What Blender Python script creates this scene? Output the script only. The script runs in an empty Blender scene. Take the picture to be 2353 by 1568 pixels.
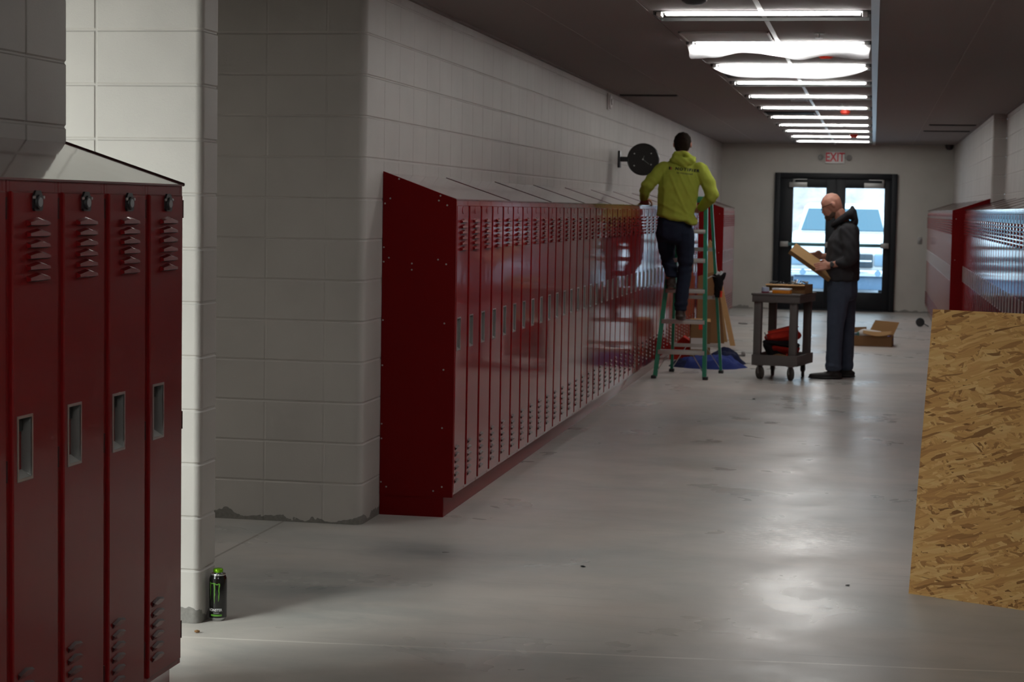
import bpy, bmesh, math, random
from mathutils import Vector, Matrix, noise
from mathutils.bvhtree import BVHTree
random.seed(7)
sc = bpy.context.scene
COL = sc.collection
PI = math.pi
R = math.radians

# ------------------------------------------------------------------ materials
def lin(c):
    return tuple(((x/255)/12.92 if x/255 <= .04045 else ((x/255+.055)/1.055)**2.4) for x in c)
def mat(name, col, rough=.5, metal=0., spec=.5, coat=0., coat_rough=.05, emit=None, estr=0., ior=None, alpha=None):
    m = bpy.data.materials.new(name); m.use_nodes = True
    b = m.node_tree.nodes['Principled BSDF']
    b.inputs['Base Color'].default_value = (*col, 1)
    b.inputs['Roughness'].default_value = rough
    b.inputs['Metallic'].default_value = metal
    b.inputs['Specular IOR Level'].default_value = spec
    b.inputs['Coat Weight'].default_value = coat
    b.inputs['Coat Roughness'].default_value = coat_rough
    if ior: b.inputs['IOR'].default_value = ior
    if emit:
        b.inputs['Emission Color'].default_value = (*emit, 1); b.inputs['Emission Strength'].default_value = estr
    return m
class NT:
    """tiny node helper"""
    def __init__(s, m): s.t = m.node_tree; s.n = s.t.nodes; s.b = s.n['Principled BSDF']
    def add(s, typ, **kw):
        n = s.n.new(typ)
        for k, v in kw.items():
            if k.startswith('i_'):
                key = k[2:]; key = int(key) if key.isdigit() else key.replace('_', ' ')
                n.inputs[key].default_value = v
            else: setattr(n, k, v)
        return n
    def link(s, a, b): s.t.links.new(a, b)
    def coords(s, scale=(1, 1, 1), rot=(0, 0, 0), loc=(0, 0, 0)):
        tc = s.add('ShaderNodeTexCoord'); mp = s.add('ShaderNodeMapping')
        mp.inputs['Scale'].default_value = scale; mp.inputs['Rotation'].default_value = rot; mp.inputs['Location'].default_value = loc
        s.link(tc.outputs['Object'], mp.inputs['Vector']); return mp.outputs[0]
    def noise(s, vec, scale, detail=4, rough=.55, dist=0.):
        n = s.add('ShaderNodeTexNoise'); n.inputs['Scale'].default_value = scale; n.inputs['Detail'].default_value = detail
        n.inputs['Roughness'].default_value = rough; n.inputs['Distortion'].default_value = dist
        if vec: s.link(vec, n.inputs['Vector'])
        return n.outputs['Fac']
    def ramp(s, fac, stops):
        r = s.add('ShaderNodeValToRGB'); s.link(fac, r.inputs[0]); cr = r.color_ramp
        while len(cr.elements) < len(stops): cr.elements.new(.5)
        for e, (p, c) in zip(cr.elements, stops):
            e.position = p; e.color = (*c, 1) if len(c) == 3 else c
        return r.outputs[0]
    def mix(s, fac, a, b, blend='MIX'):
        m = s.add('ShaderNodeMix', data_type='RGBA', blend_type=blend)
        for v, i in ((fac, 0), (a, 6), (b, 7)):
            if isinstance(v, (int, float)): m.inputs[i].default_value = v
            elif isinstance(v, tuple): m.inputs[i].default_value = (*v, 1)
            else: s.link(v, m.inputs[i])
        return m.outputs[2]
    def math(s, op, a, b=None, c=None, clamp=False):
        m = s.add('ShaderNodeMath', operation=op, use_clamp=clamp)
        for i, v in enumerate((a, b, c)):
            if v is None: continue
            if isinstance(v, (int, float)): m.inputs[i].default_value = v
            else: s.link(v, m.inputs[i])
        return m.outputs[0]
    def bump(s, h, strength=.3, dist=.01, normal=None):
        b = s.add('ShaderNodeBump'); b.inputs['Strength'].default_value = strength; b.inputs['Distance'].default_value = dist
        s.link(h, b.inputs['Height'])
        if normal: s.link(normal, b.inputs['Normal'])
        return b.outputs[0]

def block_paint(name, col, stain=True):
    m = mat(name, col, .55, spec=.35); t = NT(m)
    v = t.coords()
    n1 = t.noise(v, 2.2, 3); c = t.mix(t.ramp(n1, [(.3, (0,0,0)), (.7, (1,1,1))]), tuple(x*.93 for x in col), tuple(min(1, x*1.05) for x in col))
    if stain:
        sx = t.add('ShaderNodeSeparateXYZ'); t.link(v, sx.inputs[0])
        wob = t.noise(v, 5., 4); 
        lim = t.math('MULTIPLY_ADD', wob, .24, -.092)
        f = t.math('LESS_THAN', sx.outputs[2], lim)
        fine = t.noise(v, 60., 3)
        raw = t.mix(fine, (.16, .155, .145), (.30, .29, .27))
        c = t.mix(f, c, raw)
    t.link(c, t.b.inputs['Base Color'])
    vo = t.add('ShaderNodeTexVoronoi', feature='F1'); vo.inputs['Scale'].default_value = 75; t.link(v, vo.inputs['Vector'])
    gate = t.noise(v, 30., 2)
    pores = t.math('MULTIPLY', t.math('LESS_THAN', vo.outputs['Distance'], .16), t.math('GREATER_THAN', gate, .56))
    h = t.math('SUBTRACT', t.math('MULTIPLY', t.noise(v, 140., 2, .7), .35), pores)
    t.link(t.bump(h, .55, .0022), t.b.inputs['Normal'])
    return m

M = {}
M['wall'] = block_paint('painted_block', (.51, .49, .465))
M['wall_plain'] = block_paint('painted_end_wall', (.49, .475, .435), True)
# red powder coat
def red_paint(name, col, rough, coat, ior=1.5):
    m = mat(name, col, rough, spec=.5, coat=coat, coat_rough=.07); t = NT(m)
    m.node_tree.nodes['Principled BSDF'].inputs['Coat IOR'].default_value = ior
    v = t.coords()
    t.link(t.bump(t.noise(v, 260., 2), .08, .0006), t.b.inputs['Normal'])
    n2 = t.bump(t.noise(v, 3.2, 2), .35, .0035)
    t.link(n2, t.b.inputs['Coat Normal'])
    return m
M['red'] = red_paint('red_locker_paint', (.235, .004, .006), .42, .8, 1.5)
M['red_top'] = red_paint('red_sloped_sheet', (.15, .005, .007), .3, 1.0, 2.6)
M['red_dark'] = mat('red_shade_and_trim', (.045, .002, .003), .6)  # dark red holding the shade of louvre gaps and hinges; also lap trim
M['red_panel'] = red_paint('red_panel_paint', (.17, .002, .003), .55, .0, 1.4)
M['red'].node_tree.nodes['Principled BSDF'].inputs['Specular IOR Level'].default_value = .2
M['red_panel'].node_tree.nodes['Principled BSDF'].inputs['Specular IOR Level'].default_value = .12
M['steel'] = mat('brushed_steel', (.55, .55, .54), .32, metal=1.)
M['steel_dull'] = mat('dull_steel', (.30, .30, .29), .45, metal=.7)
M['screw'] = mat('zinc_screw', (.45, .40, .38), .45, metal=.6)
M['black'] = mat('black_plastic', (.012, .012, .014), .4)
M['black_metal'] = mat('black_aluminium', (.010, .012, .015), .5, metal=.0, spec=.25)
M['dial'] = mat('lock_dial', (.34, .36, .38), .4)
M['tube'] = mat('lamp_tube', (.9, .9, .9), .5, emit=(1., .985, .95), estr=42.)
M['housing'] = mat('lamp_housing', (.09, .09, .088), .5)
M['white_metal'] = mat('white_enamel', (.7, .7, .69), .4)
M['rail'] = mat('ceiling_rail', (.62, .64, .66), .35, metal=.5)

def ceiling_mat():
    m = mat('ceiling_board', (.26, .245, .24), .85, spec=.2); t = NT(m); v = t.coords()
    n = t.noise(v, 90., 2, .7)
    t.link(t.mix(n, (.25, .226, .218), (.32, .292, .282)), t.b.inputs['Base Color'])
    t.link(t.bump(n, .3, .002), t.b.inputs['Normal']); return m
M['ceiling'] = ceiling_mat()

def floor_mat():
    m = mat('concrete_floor', (.4, .39, .37), .4, spec=.16); t = NT(m); v = t.coords()
    big = t.noise(v, .55, 4, .6, .4)
    c = t.ramp(big, [(.32, (.415, .428, .415)), (.5, (.50, .472, .438)), (.68, (.57, .515, .465))])
    stv = t.coords((1.2, 1.9, 1), (0, 0, R(25)))
    st = t.noise(stv, 1.3, 6, .62, .5)
    c = t.mix(t.ramp(st, [(.30, (1,1,1)), (.56, (0,0,0))]), c, t.mix(.30, c, (.20, .225, .22)))
    dust = t.noise(t.coords((.9, 2.6, 1), (0, 0, R(-8)), (3, 1, 0)), 1.6, 7, .62)
    c = t.mix(t.math('MULTIPLY', t.ramp(dust, [(.56, (0,0,0)), (.72, (1,1,1))]), .42), c, (.60, .53, .46))
    sx = t.add('ShaderNodeSeparateXYZ'); t.link(v, sx.inputs[0]); X, Y = sx.outputs[0], sx.outputs[1]
    # pale paint-scuffed patch
    def blob(cx, cy, rx, ry):
        a = t.math('DIVIDE', t.math('SUBTRACT', X, cx), rx); b = t.math('DIVIDE', t.math('SUBTRACT', Y, cy), ry)
        d = t.math('SQRT', t.math('ADD', t.math('MULTIPLY', a, a), t.math('MULTIPLY', b, b)))
        return t.math('SUBTRACT', 1., d, clamp=True)
    sp = t.noise(t.coords((1, 3.2, 1)), 16., 6, .7)
    p = t.math('MULTIPLY', blob(-.33, 9.2, .38, .62), t.ramp(sp, [(.50, (0,0,0)), (.60, (1,1,1))]))
    c = t.mix(t.math('MULTIPLY', p, 1.6, clamp=True), c, (.78, .76, .72))
    for (cx, cy, rx, ry, k, col) in ((-.93, 7.25, .42, .28, .55, (.56, .46, .40)), (-.45, 6.95, .8, .3, .35, (.54, .45, .37)), (-2.25, 7.45, .5, .35, .8, (.22, .25, .25)),
                                     (-2.0, 8.3, .5, .3, .7, (.24, .25, .25)), (-2.3, 6.1, .5, .3, .45, (.24, .26, .26)), (-1.9, 6.9, .5, .3, .5, (.26, .29, .285))):
        g = t.math('MULTIPLY', t.math('MULTIPLY', blob(cx, cy, rx, ry), k*1.6, clamp=True), t.ramp(st, [(.35, (1,1,1)), (.62, (.15,.15,.15))]))
        c = t.mix(g, c, col)
    # white saw-cut line and dark cold joint
    ly = t.math('MULTIPLY_ADD', X, .085, 6.625)
    wob = t.math('MULTIPLY_ADD', t.noise(v, 3., 2), .02, -.01)
    d = t.math('ABSOLUTE', t.math('ADD', t.math('SUBTRACT', Y, ly), wob))
    brk = t.ramp(t.noise(v, 2.4, 3), [(.35, (.15,.15,.15)), (.6, (1,1,1))])
    c = t.mix(t.math('MULTIPLY', t.math('LESS_THAN', d, .009), brk), c, (.68, .65, .60))
    dj = t.math('ABSOLUTE', t.math('ADD', X, 2.868)); 
    gy = t.math('MULTIPLY', t.math('GREATER_THAN', Y, 7.2), t.math('LESS_THAN', Y, 8.92))
    c = t.mix(t.math('MULTIPLY', t.math('MULTIPLY', t.math('LESS_THAN', dj, .007), gy), .7), c, (.16, .13, .11))
    # long scratches
    for ang, lo in ((R(4), .0), (R(-6), .4), (R(38), .9)):
        w = t.noise(t.coords((.5, 26, 1), (0, 0, ang), (lo, lo*3, 0)), 1.6, 2, .4)
        s_ = t.ramp(w, [(.70, (0,0,0)), (.735, (1,1,1))])
        c = t.mix(t.math('MULTIPLY', s_, .28), c, (.22, .22, .21))
    fine = t.noise(v, 220., 1, .7)
    c = t.mix(.10, c, t.mix(fine, (.12, .12, .12), (.75, .75, .75)))
    t.link(c, t.b.inputs['Base Color'])
    rr = t.ramp(t.noise(v, 1.1, 4, .7, .3), [(.25, (.20,)*3), (.75, (.46,)*3)])
    t.link(rr, t.b.inputs['Roughness'])
    t.link(t.bump(t.noise(v, 3., 3, .5), .05, .01), t.b.inputs['Normal'])
    return m
M['floor'] = floor_mat()

def osb_mat():
    m = mat('strand_board', (.45, .27, .1), .62, spec=.3); t = NT(m)
    base = None; hs = None
    cols = [(0., (.24, .12, .042)), (.08, (.40, .22, .085)), (.28, (.62, .355, .145)), (.62, (.74, .445, .19)), (1., (.86, .58, .29))]
    for i, (ang, sx, sy) in enumerate(((4, 11, 52), (28, 13, 60), (-21, 12, 55), (72, 15, 60), (12, 9, 44), (-44, 15, 62), (-6, 12, 58), (19, 10, 70))):
        vec = t.coords((1, 1, 1), (0, R(ang), 0), (i*1.7, 0, i*.9))
        dn = t.add('ShaderNodeTexNoise'); dn.inputs['Scale'].default_value = 5; t.link(vec, dn.inputs['Vector'])
        ad = t.add('ShaderNodeVectorMath', operation='MULTIPLY_ADD'); ad.inputs[1].default_value = (.05, 0, .05)
        t.link(dn.outputs['Color'], ad.inputs[0]); t.link(vec, ad.inputs[2])
        mp = t.add('ShaderNodeMapping'); mp.inputs['Scale'].default_value = (sx, 1, sy); t.link(ad.outputs[0], mp.inputs[0])
        vo = t.add('ShaderNodeTexVoronoi', feature='F1', distance='MANHATTAN'); vo.inputs['Scale'].default_value = 1; t.link(mp.outputs[0], vo.inputs['Vector'])
        sp = t.add('ShaderNodeSeparateColor'); t.link(vo.outputs['Color'], sp.inputs[0])
        c = t.ramp(sp.outputs[0], cols)
        mp2 = t.add('ShaderNodeMapping'); mp2.inputs['Scale'].default_value = (6, 1, 130); t.link(vec, mp2.inputs[0])
        gr = t.noise(mp2.outputs[0], 1., 4, .6)
        c = t.mix(.55, c, t.mix(gr, tuple((.25, .14, .05)), (1., .86, .60)), 'OVERLAY')
        if base is None: base, hs = c, sp.outputs[1]
        else:
            g = t.math('GREATER_THAN', sp.outputs[1], .50)
            base = t.mix(g, base, c)
            mm = t.add('ShaderNodeMix', data_type='FLOAT'); t.link(g, mm.inputs[0]); t.link(hs, mm.inputs[2]); t.link(sp.outputs[2], mm.inputs[3]); hs = mm.outputs[0]
    t.link(base, t.b.inputs['Base Color'])
    t.link(t.bump(hs, .4, .002), t.b.inputs['Normal'])
    return m
M['osb'] = osb_mat()
def cardboard(name, col):
    m = mat(name, col, .8, spec=.2); t = NT(m); v = t.coords((1, 1, 40))
    t.link(t.mix(t.noise(v, 8., 3), tuple(x*.85 for x in col), tuple(x*1.1 for x in col)), t.b.inputs['Base Color']); return m
M['card'] = cardboard('cardboard', (.42, .25, .11))
M['card_dark'] = cardboard('dark_cardboard', (.22, .12, .055))
M['card_side'] = cardboard('cardboard_side', (.26, .145, .065))
def fabric(name, col, var=.25, scale=18., bump=.4, bdist=.004):
    m = mat(name, col, .9, spec=.15); t = NT(m); v = t.coords()
    t.link(t.mix(t.noise(v, scale, 4), tuple(x*(1-var) for x in col), tuple(x*(1+var) for x in col)), t.b.inputs['Base Color'])
    t.link(t.bump(t.noise(v, 260., 2), bump, bdist*.2), t.b.inputs['Normal'])
    return m
M['lime'] = fabric('lime_fleece', (.37, .42, .06), .08)
M['jeans_dark'] = fabric('dark_denim', (.018, .024, .042), .35)
M['jeans'] = fabric('blue_denim', (.062, .078, .115), .25)
M['charcoal'] = fabric('charcoal_fleece', (.042, .042, .046), .2)
M['charcoal_hood'] = fabric('dark_hood', (.030, .030, .034), .2)
M['shoe'] = mat('black_shoe', (.012, .010, .010), .6)
M['boot'] = mat('brown_boot', (.035, .02, .014), .6)
def skin_mat():
    m = mat('skin', (.50, .25, .18), .5, spec=.4); t = NT(m); v = t.coords()
    t.link(t.mix(t.noise(v, 14., 4), (.52, .27, .20), (.44, .19, .13)), t.b.inputs['Base Color'])
    m.node_tree.nodes['Principled BSDF'].inputs['Subsurface Weight'].default_value = .08
    m.node_tree.nodes['Principled BSDF'].inputs['Subsurface Scale'].default_value = .02
    return m
M['skin'] = skin_mat()
M['hair'] = fabric('dark_hair', (.018, .011, .008), .4, 60.)
M['beard'] = fabric('grey_beard', (.13, .085, .065), .4, 80.)
M['lens'] = mat('spectacle_frame', (.02, .015, .015), .25)
M['green'] = mat('green_fibreglass', (.010, .21, .115), .35, coat=.3)
M['alu'] = mat('step_aluminium', (.50, .47, .44), .38, metal=.75)
M['cart'] = mat('grey_cart_plastic', (.115, .105, .10), .6)
M['rubber'] = mat('caster_rubber', (.07, .062, .055), .6)
M['orange'] = mat('orange_plastic', (.75, .27, .02), .4)
M['clear'] = mat('clear_lid', (.75, .78, .80), .12)
M['red_bag'] = fabric('red_tool_bag', (.42, .025, .015), .2)
M['black_bag'] = fabric('black_tool_bag', (.014, .012, .014), .3)
M['blanket'] = fabric('blue_blanket', (.03, .048, .20), .5, 6.)
M['blue_dark'] = fabric('dark_blue_blanket', (.012, .016, .05), .4, 9.)
M['paper'] = mat('paper', (.68, .66, .62), .7)
M['blue'] = mat('blue_tape', (.02, .07, .45), .4)
M['white'] = mat('white_plastic', (.72, .72, .71), .4)
M['redcap'] = mat('red_dust_cap', (.75, .045, .02), .4)
M['sign_red'] = mat('sign_letter_red', (.60, .03, .05), .5)
M['can'] = mat('can_black', (.006, .006, .006), .22, metal=.2, coat=.6)
M['can_green'] = mat('can_logo_green', (.10, .30, .03), .35)
M['can_rim'] = mat('can_rim', (.55, .56, .55), .25, metal=.9)
M['can_cap'] = mat('can_green_cap', (.22, .58, .01), .18, metal=.55)
M['can_white'] = mat('can_lettering', (.6, .6, .6), .4)
M['ink'] = mat('black_print', (.01, .012, .008), .6)
M['snow'] = None
def glass_mat():
    m = bpy.data.materials.new('door_glass'); m.use_nodes = True; t = m.node_tree; n = t.nodes; n.clear()
    o = n.new('ShaderNodeOutputMaterial'); mx = n.new('ShaderNodeMixShader'); tr = n.new('ShaderNodeBsdfTransparent'); g = n.new('ShaderNodeBsdfGlossy'); f = n.new('ShaderNodeFresnel')
    tr.inputs[0].default_value = (.90, .95, .96, 1); g.inputs['Roughness'].default_value = .02; f.inputs[0].default_value = 1.5
    t.links.new(f.outputs[0], mx.inputs[0]); t.links.new(tr.outputs[0], mx.inputs[1]); t.links.new(g.outputs[0], mx.inputs[2]); t.links.new(mx.outputs[0], o.inputs[0])
    return m
M['glass'] = glass_mat()
def film_mat():
    m = bpy.data.materials.new('white_plastic_film'); m.use_nodes = True; t = m.node_tree; n = t.nodes; n.clear()
    o = n.new('ShaderNodeOutputMaterial'); mx = n.new('ShaderNodeMixShader'); mx.inputs[0].default_value = .6
    a = n.new('ShaderNodeBsdfTranslucent'); d = n.new('ShaderNodeBsdfDiffuse'); a.inputs[0].default_value = (.9, .91, .93, 1); d.inputs[0].default_value = (.8, .8, .82, 1)
    t.links.new(d.outputs[0], mx.inputs[1]); t.links.new(a.outputs[0], mx.inputs[2]); t.links.new(mx.outputs[0], o.inputs[0])
    return m
M['film'] = film_mat()

# ------------------------------------------------------------------ builders
def tag(o, label=None, cat=None, group=None, kind=None):
    if label: o['label'] = label
    if cat: o['category'] = cat
    if group: o['group'] = group
    if kind: o['kind'] = kind
    return o
def link(name, me, mats, parent=None, loc=None, smooth=None):
    o = bpy.data.objects.new(name, me); COL.objects.link(o)
    if not me.materials:
        for m in (mats if isinstance(mats, (list, tuple)) else [mats]): me.materials.append(m)
    if parent: o.parent = parent
    if loc: o.location = loc
    if smooth is not None:
        me.polygons.foreach_set('use_smooth', [True]*len(me.polygons))
        try: me.set_sharp_from_angle(angle=R(smooth))
        except Exception: pass
    return o
def obj(name, bm, mats, parent=None, loc=None, smooth=30):
    bmesh.ops.recalc_face_normals(bm, faces=bm.faces)
    me = bpy.data.meshes.new(name); bm.to_mesh(me); bm.free()
    return link(name, me, mats, parent, loc, smooth)
def empty(name, loc=(0, 0, 0), rz=0.):
    o = bpy.data.objects.new(name, None); COL.objects.link(o); o.location = loc; o.rotation_euler = (0, 0, rz); o.empty_display_size = .1; return o
def box(bm, x0, x1, y0, y1, z0, z1, mi=0, bev=0., mtx=None):
    r = bmesh.ops.create_cube(bm, size=1)
    vs = r['verts']
    for v in vs: v.co = Vector(((x0+x1)/2+v.co.x*(x1-x0), (y0+y1)/2+v.co.y*(y1-y0), (z0+z1)/2+v.co.z*(z1-z0)))
    fs = set(f for v in vs for f in v.link_faces)
    for f in fs: f.material_index = mi
    if bev > 0:
        es = list(set(e for v in vs for e in v.link_edges))
        q = bmesh.ops.bevel(bm, geom=es, offset=bev, segments=2, affect='EDGES', profile=.5)
        for f in q['faces']: f.material_index = mi
        vs = list(set(v for f in q['faces'] for v in f.verts) | set(v for v in vs if v.is_valid))
    if mtx is not None:
        bmesh.ops.transform(bm, matrix=mtx, verts=[v for v in vs if v.is_valid])
    return vs
def cyl(bm, p0, p1, r0, r1=None, seg=12, mi=0, caps=True):
    p0, p1 = Vector(p0), Vector(p1); r1 = r0 if r1 is None else r1
    d = (p1-p0); q = d.to_track_quat('Z', 'Y')
    A, B = [], []
    for i in range(seg):
        a = 2*PI*i/seg; v = Vector((math.cos(a), math.sin(a), 0)); v.rotate(q)
        A.append(bm.verts.new(p0+v*r0)); B.append(bm.verts.new(p1+v*r1))
    for i in range(seg):
        f = bm.faces.new((A[i], A[(i+1) % seg], B[(i+1) % seg], B[i])); f.material_index = mi
    if caps:
        f = bm.faces.new(A[::-1]); f.material_index = mi; f = bm.faces.new(B); f.material_index = mi
def bar(bm, p0, p1, w, d, mi=0, up=(0, 0, 1)):
    """rectangular bar from p0 to p1, w across, d along the third axis"""
    p0, p1 = Vector(p0), Vector(p1); z = (p1-p0).normalized(); x = Vector(up).cross(z)
    if x.length < 1e-4: x = Vector((1, 0, 0))
    x.normalize(); y = z.cross(x)
    L = []
    for p in (p0, p1):
        L.append([bm.verts.new(p+x*a*w/2+y*b*d/2) for a, b in ((-1, -1), (1, -1), (1, 1), (-1, 1))])
    for i in range(4):
        f = bm.faces.new((L[0][i], L[0][(i+1) % 4], L[1][(i+1) % 4], L[1][i])); f.material_index = mi
    for q in (L[0][::-1], L[1]): f = bm.faces.new(q); f.material_index = mi
def lathe(bm, prof, seg=32, mi=0, c=(0, 0, 0), mfun=None):
    rings = []
    for r, z in prof:
        if r < 1e-5: rings.append([bm.verts.new((c[0], c[1], c[2]+z))])
        else: rings.append([bm.verts.new((c[0]+r*math.cos(2*PI*i/seg), c[1]+r*math.sin(2*PI*i/seg), c[2]+z)) for i in range(seg)])
    for k in range(len(rings)-1):
        a, b = rings[k], rings[k+1]; m_ = mfun(k) if mfun else mi
        for i in range(seg):
            j = (i+1) % seg
            if len(a) == 1 and len(b) == 1: continue
            if len(a) == 1: f = bm.faces.new((a[0], b[j], b[i]))
            elif len(b) == 1: f = bm.faces.new((a[i], a[j], b[0]))
            else: f = bm.faces.new((a[i], a[j], b[j], b[i]))
            f.material_index = m_
def poly(bm, pts, mi=0):
    f = bm.faces.new([bm.verts.new(p) for p in pts]); f.material_index = mi; return f
def prism(bm, pts, off, mi=0):
    a = [bm.verts.new(Vector(p)) for p in pts]; b = [bm.verts.new(Vector(p)+Vector(off)) for p in pts]
    n = len(a)
    for i in range(n):
        f = bm.faces.new((a[i], a[(i+1) % n], b[(i+1) % n], b[i])); f.material_index = mi
    f = bm.faces.new(a[::-1]); f.material_index = mi; f = bm.faces.new(b); f.material_index = mi
B = bmesh.new
def single(name, fn, m, label=None, cat=None, group=None, kind=None, parent=None, smooth=30, loc=None):
    bm = B(); fn(bm); o = obj(name, bm, m, parent, loc, smooth); tag(o, label, cat, group, kind); return o

# ------------------------------------------------------------------ block walls
CH = .2032
def block_wall(name, path, joints, ztop=2.70, m='wall', gh=.0042, gv=.0042):
    """path: (x, y, corner radius); joints: per segment list of joint distances measured as world coordinate along the segment"""
    cols = []
    n = len(path)
    P = [Vector((p[0], p[1])) for p in path]
    for i in range(n-1):
        a, b = P[i], P[i+1]; d = (b-a).normalized(); nr = Vector((d.y, -d.x))
        s0 = path[i][2] if i > 0 else 0; s1 = path[i+1][2] if i+1 < n-1 else 0
        L = (b-a).length
        ss = [(s0, 0)]
        for j in joints[i]:
            w = Vector((j, a.y)) if abs(d.x) > .5 else Vector((a.x, j))
            s = (w-a).dot(d)
            if s0+.02 < s < L-s1-.02: ss += [(s-.007, 0), (s-.0025, 1), (s+.0025, 1), (s+.007, 0)]
        ss.append((L-s1, 0)); ss.sort()
        if i > 0 and s0 == 0: ss[0] = (0, 0)
        for s, g in ss: cols.append((a+d*s, nr, g))
        if i+1 < n-1 and s1 > 0:
            d2 = (P[i+2]-b).normalized(); n2 = Vector((d2.y, -d2.x))
            c = b-d*s1-nr*s1 if nr.dot(d2) < 0 else b-d*s1+nr*s1
            sign = 1 if nr.dot(d2) < 0 else -1
            for k in range(1, 12):
                t = k/12*PI/2; v = nr*math.cos(t)+d*math.sin(t)*1 if sign > 0 else nr*math.cos(t)-d*math.sin(t)
                cols.append((c+v*s1*sign, v, 0))
    rows = [(0., 0)]
    k = 1
    while k*CH < ztop-.01:
        z = k*CH; rows += [(z-.0075, 0), (z-.0025, 1), (z+.0025, 1), (z+.0075, 0)]; k += 1
    rows.append((ztop, 0))
    bm = B(); G = []
    for z, gz in rows:
        G.append([bm.verts.new((p.x-nr.x*max(g*gv, gz*gh), p.y-nr.y*max(g*gv, gz*gh), z)) for p, nr, g in cols])
    for a in range(len(rows)-1):
        for b in range(len(cols)-1):
            if (cols[b][0]-cols[b+1][0]).length < 1e-6: continue
            bm.faces.new((G[a][b], G[a][b+1], G[a+1][b+1], G[a+1][b]))
    me = bpy.data.meshes.new(name); bm.to_mesh(me); bm.free()
    o = link(name, me, M[m], smooth=9); tag(o, kind='structure'); return o
XL, XN = -2.465, -2.53         # face of the long left wall, face of the near left wall
ZC = 2.70
def seq(a, step, lo, hi):
    k0 = math.ceil((lo-a)/step); out = []
    while a+k0*step < hi: out.append(a+k0*step); k0 += 1
    return out
block_wall('wall_left_near', [(XN, -5.9, 0), (XN, 5.61, .03), (-2.73, 5.61, .03), (-2.73, -5.9, 0)], [seq(5.302, .3048, -6, 5.5), [], seq(5.3, .3048, -6, 5.4)])
block_wall('wall_left_pier', [(-7.9, 6.63, 0), (-2.462, 6.63, .03), (-2.462, 6.82, .03), (-7.9, 6.82, 0)], [seq(-2.883, .4064, -8, -2.6), [], seq(-2.883, .4064, -8, -2.6)])
block_wall('wall_left', [(-7.9, 8.915, 0), (XL, 8.915, .04), (XL, 30.8, 0)], [[-2.664, -2.972, -3.277, -3.58, -3.885, -4.19, -4.6, -5.0, -5.4, -5.8, -6.2], seq(9.276, .3048, 9.0, 30.7)], gh=.0034, gv=.0013)
block_wall('wall_right_far', [(1.25, 30.8, 0), (1.25, 21.0, .03), (1.40, 21.0, 0)], [seq(21.2, .4064, 21.1, 30.7), []], gh=.0034, gv=.0013)
block_wall('wall_right', [(1.396, 21.0, 0), (1.396, -5.9, 0)], [seq(20.9, .4064, -5.8, 20.9)], gh=.0034, gv=.0013)
block_wall('wall_back', [(1.5, -5.9, 0), (-7.9, -5.9, 0)], [[]])
block_wall('wall_side_hall', [(-7.9, -5.9, 0), (-7.9, 8.92, 0)], [[]])
# end wall with door opening
bm = B()
for x0, x1, z0, z1 in ((-2.47, -1.587, 0, ZC), (.367, 1.26, 0, ZC), (-1.587, .367, 2.232, ZC)): box(bm, x0, x1, 30.8, 31.0, z0, z1)
tag(obj('wall_end', bm, M['wall_plain']), kind='structure')
bm = B(); box(bm, -8, 1.6, -6, 31.0, -.1, 0)
tag(obj('floor', bm, M['floor']), kind='structure')
bm = B(); box(bm, -8, 1.6, -6, 31.0, ZC, ZC+.12)
tag(obj('ceiling', bm, M['ceiling']), kind='structure')
# ceiling grid rails and board seams
def strip(name, x0, x1, y0, y1, z0, z1, m):
    bm = B(); box(bm, x0, x1, y0, y1, z0, z1, bev=0); return tag(obj(name, bm, m), kind='structure')
strip('trim_1', -.045, .0, -5.9, 30.8, 2.692, ZC, M['rail'])
strip('trim_2', -.652, -.626, -5.9, 30.8, 2.694, ZC, M['rail'])
strip('trim_3', -1.285, -1.262, -5.9, 30.8, 2.696, ZC, M['ceiling'])
M['seam'] = mat('board_seam', (.33, .30, .29), .9)
strip('trim_4', .575, .583, -5.9, 30.8, 2.698, ZC, M['seam'])
strip('trim_5', -1.875, -1.867, -5.9, 30.8, 2.698, ZC, M['seam'])
# angle trim where walls meet the ceiling
strip('trim_6', XL, XL+.025, 8.95, 30.8, 2.688, ZC, M['ceiling'])
strip('trim_7', 1.225, 1.25, 21.0, 30.8, 2.688, ZC, M['ceiling'])
strip('trim_8', 1.37, 1.395, -5.9, 21.0, 2.688, ZC, M['ceiling'])

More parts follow.
